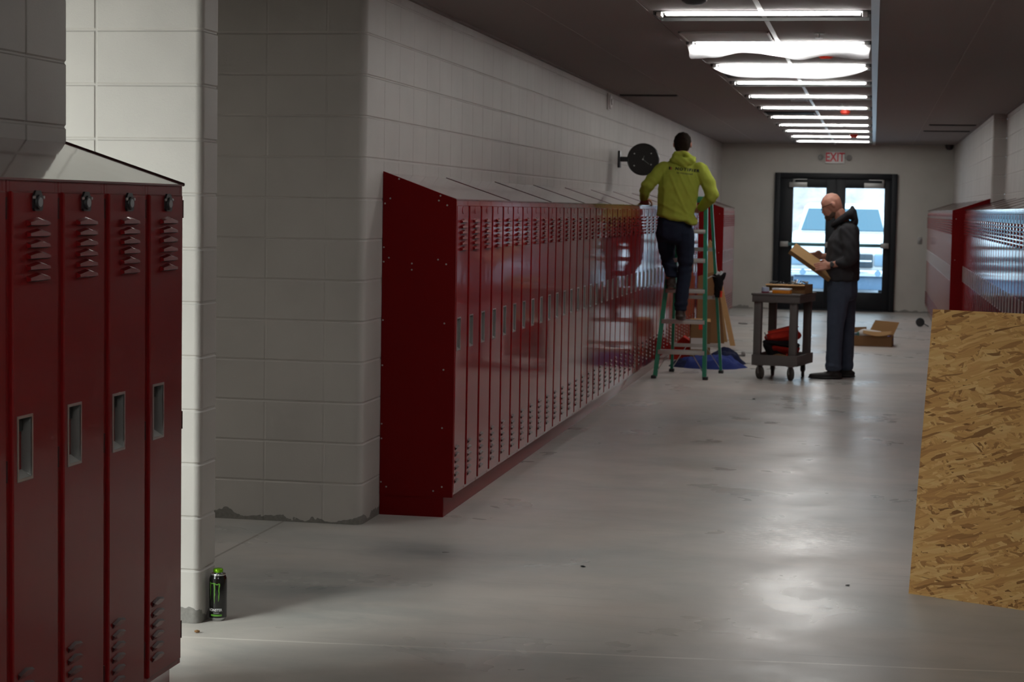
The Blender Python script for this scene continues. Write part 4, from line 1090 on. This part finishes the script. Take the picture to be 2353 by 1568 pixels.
# ------------------------------------------------------------------ ladder
def ladder():
    o = empty('step_ladder', (-1.755, 17.56, 0)); L = Vector(o.location); tag(o, 'green fibreglass step ladder with aluminium steps standing by the left lockers', 'ladder')
    T = 1.70
    def fr(s, z):
        t = z/T; xb, xt = ((-1.998, -1.865) if s < 0 else (-1.510, -1.572)); return V3(xb+(xt-xb)*t, 17.57+.40*t, z)-L
    def rr(s, z):
        t = z/T; xb, xt = ((-1.912, -1.852) if s < 0 else (-1.425, -1.535)); return V3(xb+(xt-xb)*t, 18.36-.34*t, z)-L
    for s in (-1, 1):
        bm = B(); bar(bm, fr(s, .015), fr(s, T), .020, .062, up=(0, 1, 0)); 
        # inner and outer flanges
        bar(bm, fr(s, .015)+V3(-s*.012, -.030, 0), fr(s, T)+V3(-s*.012, -.030, 0), .030, .005, up=(0, 1, 0)); bar(bm, fr(s, .015)+V3(-s*.012, .030, 0), fr(s, T)+V3(-s*.012, .030, 0), .030, .005, up=(0, 1, 0))
        obj('front_rail', bm, M['green'], o)
        bm = B(); bar(bm, rr(s, .015), rr(s, T), .026, .045, up=(0, 1, 0)); obj('rear_rail', bm, M['green'], o)
        for f in (fr, rr):
            bm = B(); p = f(s, 0); box(bm, p.x-.024, p.x+.024, p.y-.04, p.y+.04, 0, .03, 0, .004); obj('rubber_foot', bm, M['black'], o)
    for z in (.27, .558, .848, 1.137, 1.415):
        a, b = fr(-1, z), fr(1, z); bm = B()
        box(bm, a.x+.008, b.x-.008, a.y-.045, a.y+.048, z-.006, z, 0, .001); box(bm, a.x+.008, b.x-.008, a.y-.045, a.y-.041, z-.040, z, 0, .001); box(bm, a.x+.008, b.x-.008, a.y+.044, a.y+.048, z-.030, z)
        obj('step', bm, M['alu'], o)
        if z < .9:
            bm = B()
    for z in (.27, .75, 1.22):
        a, b = rr(-1, z), rr(1, z); bm = B(); bar(bm, a, b, .006, .035); obj('rear_brace', bm, M['alu'], o)
    for s in (-1, 1):
        bm = B(); bar(bm, fr(s, .05)+V3(-s*.01, 0, 0), V3(-1.755-L.x+s*.10, 17.62-L.y, .255), .022, .003); obj('corner_brace', bm, M['alu'], o)
        bm = B(); bar(bm, rr(s, .05)+V3(-s*.01, 0, 0), V3(-1.67-L.x+s*.10, 18.31-L.y, .255), .022, .003); obj('corner_brace', bm, M['alu'], o)
        bm = B(); bar(bm, fr(s, .95)+V3(s*.012, 0, 0), (fr(s, 1.0)+rr(s, 1.0))/2+V3(s*.014, 0, -.03), .018, .003); bar(bm, rr(s, .95)+V3(s*.012, 0, 0), (fr(s, 1.0)+rr(s, 1.0))/2+V3(s*.014, 0, -.03), .018, .003); obj('spreader', bm, M['alu'], o)
    bm = B(); box(bm, -1.885-L.x, -1.515-L.x, 17.93-L.y, 18.06-L.y, T-.03, T+.03, 0, .01); obj('top_cap', bm, M['orange'] if False else M['green'], o)
ladder()
# tool pouch hung on the rear rail
o = empty('tool_pouch', (-1.452, 18.15, .76)); tag(o, 'dark tool pouch hanging on the right rear rail of the green ladder', 'tool pouch')
blend('pouch_body', [[((-.01, 0, .02), (.035, .03, .03)), ((0, 0, .13), (.045, .05, .05)), ((-.015, 0, .20), (.055, .05, .03))], [((.03, 0, .19), (.03, .04, .03)), ((.06, .0, .235), (.010, .03, .010))]], M['black_bag'], o, .007, 3, lambda c: .004*noise.noise(c*30))
bm = B(); cyl(bm, (-.03, -.03, .20), (.0, -.03, .245), .012, None, 8); cyl(bm, (.01, -.02, .21), (.03, -.02, .25), .014, None, 8); obj('tool_handle', bm, M['clear'], o)
bm = B(); cyl(bm, (.025, -.045, .0), (.030, -.045, .06), .012, None, 8); obj('tool_grip', bm, M['redcap'], o)
bm = B(); cyl(bm, (-.045, -.03, -.01), (-.045, -.03, .02), .012, None, 8); obj('tool_socket', bm, M['steel'], o)

# ------------------------------------------------------------------ cart
o = empty('utility_cart', (-.675, 17.77, 0), R(-12)); tag(o, 'grey plastic two shelf utility cart on casters', 'cart')
# local: x from -.42 (left) to 0 (right front corner), y 0..0.60 depth
bm = B(); W, D = .42, .60
box(bm, -W-.03, .03, -.02, D+.02, .800, .822, 0, .006); box(bm, -W-.022, .022, -.012, D+.012, .735, .805, 0, .008)
obj('top_shelf', bm, M['cart'], o)
bm = B(); box(bm, -W-.01, .01, -.01, D+.01, .150, .165, 0, .003)
for a in ((-W-.012, -W+.006, -.012, D+.012), (-.006, .012, -.012, D+.012), (-W, 0, -.012, .006), (-W, 0, D-.006, D+.012)): box(bm, a[0], a[1], a[2], a[3], .135, .235, 0, .004)
obj('bottom_shelf', bm, M['cart'], o)
for x in (-W+.028, -.045):
    for y in (.035, D-.035):
        bm = B(); box(bm, x-.034, x+.040, y-.030, y+.030, .155, .74, 0, .008); obj('leg', bm, M['cart'], o)
for i, (x, y) in enumerate(((-W+.06, .06), (-.06, .06), (-W+.06, D-.07), (-.06, D-.07))):
    a = (.75, .60, .2, .25)[i]; c = B()
    cyl(c, (-.015, 0, .062), (.015, 0, .062), .062, None, 22)
    q_ = obj('caster', c, M['rubber'], o); q_.location = (x, y-.02, 0); q_.rotation_euler = (0, 0, a)
    c = B(); bar(c, (.020, 0, .062), (.016, .02, .14), .006, .03); bar(c, (-.020, 0, .062), (-.016, .02, .14), .006, .03); box(c, -.03, .03, -.01, .05, .125, .137); cyl(c, (-.022, 0, .062), (.022, 0, .062), .012, None, 10)
    obj('caster_fork', c, M['steel_dull'], q_)
CM = Matrix.Translation((-.675, 17.77, 0)) @ Matrix.Rotation(R(-12), 4, 'Z')
def cp(x, y, z): return tuple(CM @ Vector((x, y, z)))
# parts box on the cart
o = empty('parts_box', cp(-.155, .28, .822), R(-12)); tag(o, 'open brown cardboard box of metal parts on the cart top', 'box')
bm = B()
for a in ((-.19, .19, -.15, -.144), (-.19, .19, .144, .15), (-.19, -.184, -.15, .15), (.184, .19, -.15, .15)): box(bm, a[0], a[1], a[2], a[3], .0, .085)
box(bm, -.19, .19, -.15, .15, 0, .006); obj('box_body', bm, M['card_side'], o)
bm = B(); prism(bm, [(-.19, -.15, .083), (.19, -.15, .083), (.19, -.185, .072), (-.19, -.185, .072)], (0, 0, .004)); obj('flap', bm, M['card'], o)
bm = B(); random.seed(3)
for k in range(46):
    x, y = random.uniform(-.15, .17), random.uniform(-.12, .12); s = random.uniform(.008, .018); z = .07+random.uniform(0, .035)
    a = random.uniform(0, PI); e = random.uniform(-.3, .8); v = V3(math.cos(a)*math.cos(e), math.sin(a)*math.cos(e), math.sin(e))*s*1.8
    cyl(bm, V3(x, y, z)-v, V3(x, y, z)+v, s*.5, None, 8, 1 if x > 0 else 0)
box(bm, -.18, .18, -.14, .14, .006, .072, 0)
q_ = obj('loose_fittings', bm, [M['black'], M['steel']], o); tag(q_, 'dark and bright metal fittings', None, None, 'stuff')
o = empty('small_tray', cp(-.165, .045, .822), R(-12)); tag(o, 'orange tub with a clear white lid on the cart top', 'tub')
bm = B(); box(bm, -.085, .085, -.045, .045, 0, .034, 0, .006); obj('tub', bm, M['orange'], o)
bm = B(); box(bm, -.088, .088, -.048, .048, .034, .052, 0, .006); obj('lid', bm, M['clear'], o)
o = empty('tape_roll', cp(-.335, .07, .822)); tag(o, 'small pale blue roll at the left end of the cart top', 'roll')
bm = B(); lathe(bm, [(.018, .014), (.036, .014), (.038, .03), (.034, .056), (.018, .056), (.018, .014)], 22); obj('wrapped_roll', bm, M['roll'] if 'roll' in M else mat('pale_blue_roll', (.45, .52, .68), .4), o)
bm = B(); lathe(bm, [(0, 0), (.037, 0), (.038, .014), (0, .014)], 22); obj('roll_base', bm, mat('dark_red_band', (.22, .03, .06), .5), o)
single('crumpled_tissue', lambda b: chain(b, [((0, 0, .012), (.03, .02, .012)), ((.03, .01, .010), (.018, .016, .009))]), M['paper'], 'small crumpled white paper on the cart beside the roll', 'paper', loc=cp(-.265, .05, .822))
# tool bag on the bottom shelf
o = empty('tool_bag', cp(-.20, .27, .165), R(-12)); tag(o, 'red and black tool bag slumped on the bottom shelf of the cart', 'tool bag')
blend('bag_body', [[((-.08, -.03, .22), (.10, .10, .05)), ((.09, -.02, .25), (.09, .10, .06))], [((-.05, -.03, .13), (.08, .09, .06)), ((.09, -.02, .12), (.08, .09, .07))]], M['red_bag'], o, .008, 4, lambda c: .006*noise.noise(c*18))
blend('bag_flap', [[((-.10, -.06, .18), (.09, .08, .03)), ((.10, -.05, .16), (.08, .08, .04))], [((-.13, -.08, .15), (.05, .05, .05)), ((-.07, -.06, .06), (.05, .05, .04)), ((-.14, -.05, .015), (.03, .04, .010))], [((-.04, -.05, .10), (.04, .06, .03)), ((-.02, -.05, .03), (.08, .07, .03))]], M['black_bag'], o, .008, 4, lambda c: .006*noise.noise(c*20))
bm = B(); pts = [V3(-.13, -.10, .21)+V3(-.03*math.sin(t*PI/8), 0, .05+.06*math.sin(t*PI/8)-.05) for t in range(9)]
for a, b_ in zip(pts, pts[1:]): cyl(bm, a, b_+V3(0, 0, .004), .005, None, 6)
obj('bag_handle', bm, M['steel_dull'], o)
blend('top_panel', [[((-.12, .0, .275), (.04, .05, .012)), ((.10, .0, .335), (.05, .06, .014))], [((-.10, -.01, .255), (.05, .05, .02)), ((.10, .0, .29), (.05, .06, .03))]], M['redcap'], o, .007, 3)
o = single('crumpled_bag', lambda b: (chain(b, [((-.10, 0, .02), (.04, .05, .02)), ((.0, .0, .045), (.06, .05, .035)), ((.10, 0, .03), (.05, .05, .03))])), M['card_dark'], 'crumpled grey brown bag at the front of the cart bottom shelf', 'bag', loc=cp(-.19, .07, .168))
single('spray_bottle', lambda b: (cyl(b, (0, 0, 0), (0, 0, .06), .02, .018, 14), cyl(b, (0, 0, .06), (0, 0, .085), .010, .008, 10)), M['redcap'], 'small red capped bottle on the cart bottom shelf near the right leg', 'bottle', loc=cp(-.105, .06, .236-.07))
single('rag', lambda b: chain(b, [((-.08, 0, .0), (.05, .04, .012)), ((.04, 0, .008), (.05, .05, .016))]), M['paper'], 'pale rag in the front of the cart bottom shelf', 'rag', loc=cp(-.27, .05, .175))

# ------------------------------------------------------------------ floor things behind the ladder
def heap(name, cx, cy, rx, ry, h, m, label, seed, cat='blanket'):
    bm = B(); n, k = 56, 18; rows = []
    for j in range(k+1):
        t = j/k; row = []
        for i in range(n):
            a = 2*PI*i/n; rr = 1+.22*noise.noise(Vector((math.cos(a)*1.6, math.sin(a)*1.6, seed)))
            x, y = cx+rx*rr*(1-t)*math.cos(a)*(1 if t else 1), cy+ry*rr*(1-t)*math.sin(a)
            f = noise.noise(Vector((x*5, y*5, seed*2))); g = abs(noise.noise(Vector((x*13, y*9, seed*3))))
            z = h*(1-(1-t)**2.6)*(.72+.5*f)+.055*g*min(1, 4*t) if j else 0.
            row.append(bm.verts.new((x, y, max(0.0, z))))
        rows.append(row)
    for j in range(k):
        for i in range(n): bm.faces.new((rows[j][i], rows[j][(i+1) % n], rows[j+1][(i+1) % n], rows[j+1][i]))
    bm.faces.new(rows[-1]) ; bm.faces.new(rows[0][::-1])
    return tag(obj(name, bm, m, smooth=70), label, cat)
heap('moving_blanket', -1.57, 19.05, .33, .27, .17, M['blanket'], 'crumpled royal blue moving blanket on the floor behind the ladder', 2.3)
heap('moving_blanket', -1.86, 19.10, .17, .24, .07, M['blue_dark'], 'dark navy blanket bundled against the lockers behind the ladder', 5.1)
heap('moving_blanket', -1.47, 19.55, .20, .20, .24, M['blue_dark'], 'dark navy blanket piled behind the royal blue one', 9.4)
def carton(name, loc, rz, w, d, h, m, label, ms=None, cat='box'):
    o = empty(name, loc, rz); tag(o, label, cat); bm = B()
    t = .005
    for a in ((-w/2, w/2, -d/2, -d/2+t), (-w/2, w/2, d/2-t, d/2), (-w/2, -w/2+t, -d/2, d/2), (w/2-t, w/2, -d/2, d/2)): box(bm, a[0], a[1], a[2], a[3], 0, h)
    box(bm, -w/2, w/2, -d/2, d/2, 0, t); obj('box_body', bm, m, o); return o, w, d, h
o, w, d, h = carton('upright_carton', (-1.765, 19.75, .0), R(8), .21, .16, .42, M['card_side'], 'upright brown carton with a white label behind the ladder')
bm = B(); box(bm, -.10, .07, -.083, -.0805, .13, .25); q_ = obj('shipping_label', bm, M['paper'], o)
bm = B(); prism(bm, [(-.105, -.08, .42), (.105, -.08, .42), (.105, -.02, .45), (-.105, -.02, .45)], (0, 0, .004)); prism(bm, [(-.105, .08, .42), (.105, .08, .42), (.105, .02, .44), (-.105, .02, .44)], (0, 0, .004)); obj('flap', bm, M['card'], o)
bm = B(); box(bm, -.02, .03, -.0825, -.0805, .34, .40); obj('red_mark', bm, M['redcap'], o)
# leaning cardboard packaging
def leaner(name, pts, y0, dy, th, m, label, cat='cardboard'):
    bm = B(); zmax = max(p[1] for p in pts)
    a = [bm.verts.new((x, y0+dy*z/zmax, z)) for x, z in pts]; b_ = [bm.verts.new((x, y0+dy*z/zmax+th, z)) for x, z in pts]
    n = len(pts)
    for i in range(n): bm.faces.new((a[i], a[(i+1) % n], b_[(i+1) % n], b_[i]))
    bm.faces.new(a[::-1]); bm.faces.new(b_)
    return tag(obj(name, bm, m, smooth=None), label, cat)
leaner('leaning_carton', [(-2.06, .0), (-1.70, .0), (-1.905, 1.18), (-1.955, 1.24), (-2.00, 1.10)], 22.75, .12, .05, M['card'], 'tall tapered cardboard piece leaning behind the ladder')
leaner('leaning_plank', [(-1.62, .0), (-1.56, .0), (-1.80, .86), (-1.86, .86)], 22.15, .45, .03, M['card'], 'narrow tan board slanting down to the right behind the ladder', 'board')
leaner('leaning_carton', [(-2.06, .0), (-1.72, .0), (-1.80, .80), (-1.86, .86), (-2.06, .80)], 22.5, .12, .04, M['card_side'], 'dark flattened carton leaning in front of the tapered cardboard piece')
single('red_toolbox', lambda b: prism(b, [(-.11, -.1, 0), (.11, -.1, 0), (.11, -.1, .20), (.03, -.1, .25), (-.11, -.1, .10)], (0, .2, 0)), M['red_bag'], 'low red case on the floor between the lockers and the upright carton', 'case', loc=(-1.985, 19.95, 0))
single('floor_bracket', lambda b: (box(b, -.08, .08, -.02, .02, 0, .02, 0, .004), box(b, .04, .08, -.02, .05, 0, .05, 0, .004)), M['steel_dull'], 'small grey bracket on the floor right of the piled blankets', 'bracket', loc=(-1.42, 20.6, 0))
# open box on the floor behind the standing person
o = empty('open_carton', (.03, 22.95, 0), R(-3)); tag(o, 'low open brown carton with raised flaps on the floor behind the bald person', 'box')
bm = B(); w, d, h = .50, .36, .125
for a in ((-w/2, w/2, -d/2, -d/2+.006), (-w/2, w/2, d/2-.006, d/2), (-w/2, -w/2+.006, -d/2, d/2), (w/2-.006, w/2, -d/2, d/2)): box(bm, a[0], a[1], a[2], a[3], 0, h)
box(bm, -w/2, w/2, -d/2, d/2, 0, .006); obj('box_body', bm, M['card_dark'], o)
bm = B()
prism(bm, [(-.06, d/2, h), (.25, d/2, h), (.31, d/2+.05, .275), (.02, d/2+.05, .295)], (0, .005, 0))
obj('flap', bm, M['card'], o)
bm = B(); rows = []
for j in range(7):
    t = j/6; rows.append([bm.verts.new((-.10+.34*i/10, -d/2+.02-.06*t, h+.035-.032*math.sin(i/10*PI)*(.4+.6*t)+.03*(1-t))) for i in range(11)])
for j in range(6):
    for i in range(10): bm.faces.new((rows[j][i], rows[j][i+1], rows[j+1][i+1], rows[j+1][i]))
q_ = obj('flap', bm, M['card'], o); sm = q_.modifiers.new('s', 'SOLIDIFY'); sm.thickness = .005
bm = B(); prism(bm, [(-.25, d/2, h), (-.08, d/2, h), (-.08, d/2+.03, .21), (-.25, d/2+.03, .20)], (0, .005, 0)); obj('flap', bm, M['card_side'], o)
single('white_packing', lambda b: chain(b, [((-.06, 0, .14), (.08, .06, .06)), ((.10, 0, .15), (.06, .06, .03))]), M['paper'], 'white packing paper in the open carton on the floor', 'packing', loc=(.0, 22.93, 0))
single('teal_packet', lambda b: box(b, -.04, .04, -.05, .05, .02, .16, 0, .01), mat('teal_packet', (.02, .16, .12), .5), 'small green packet at the left inside the open carton', 'packet', loc=(-.11, 22.95, 0))
single('grey_packet', lambda b: box(b, -.03, .03, -.05, .05, .02, .15, 0, .01), mat('blue_grey_packet', (.10, .16, .22), .5), 'blue grey packet beside the green packet in the open carton', 'packet', loc=(-.175, 22.93, 0))
o = single('tape_roll', lambda b: lathe(b, [(.025, -.02), (.042, -.02), (.042, .02), (.025, .02), (.025, -.02)], 20), M['blue'], 'blue roll of tape at the right end of the open carton', 'tape', loc=(.235, 22.85, .085))
o.rotation_euler = (PI/2, 0, .3)

# ------------------------------------------------------------------ world, sun, camera
w = bpy.data.worlds.new('sky'); sc.world = w; w.use_nodes = True
bg = w.node_tree.nodes['Background']; bg.inputs[0].default_value = (.70, .86, 1.0, 1); bg.inputs[1].default_value = 3.7

cam = bpy.data.cameras.new('camera'); co = bpy.data.objects.new('camera', cam); COL.objects.link(co); sc.camera = co
F = 4284.06; cam.sensor_width = 36.; cam.sensor_fit = 'HORIZONTAL'; cam.lens = F/2353*36.
y_, p_, r_ = .1898, .0719, .0173
fw = V3(-math.sin(y_)*math.cos(p_), math.cos(y_)*math.cos(p_), -math.sin(p_)); rt = V3(math.cos(y_), math.sin(y_), 0); up = rt.cross(fw)
rt2 = rt*math.cos(r_)+up*math.sin(r_); up2 = -rt*math.sin(r_)+up*math.cos(r_)
mw = Matrix((rt2, up2, -fw)).transposed().to_4x4(); mw.translation = (0, 0, 1.6); co.matrix_world = mw
cam.clip_start = .05; cam.clip_end = 200
cam.dof.use_dof = True; cam.dof.focus_distance = 6.9; cam.dof.aperture_fstop = 8.5

vs = sc.view_settings; vs.view_transform = 'Standard'; vs.look = 'None'; vs.exposure = .20; vs.gamma = 1.; vs.use_curve_mapping = False
sc.cycles.use_denoising = True
sc.cycles.max_bounces = 4; sc.cycles.diffuse_bounces = 3; sc.cycles.glossy_bounces = 3; sc.cycles.transparent_max_bounces = 8
sc.cycles.use_adaptive_sampling = True; sc.cycles.adaptive_threshold = .05; sc.cycles.adaptive_min_samples = 16; sc.cycles.use_light_tree = False
sc.cycles.sample_clamp_indirect = 6.; sc.cycles.caustics_reflective = False; sc.cycles.caustics_refractive = False
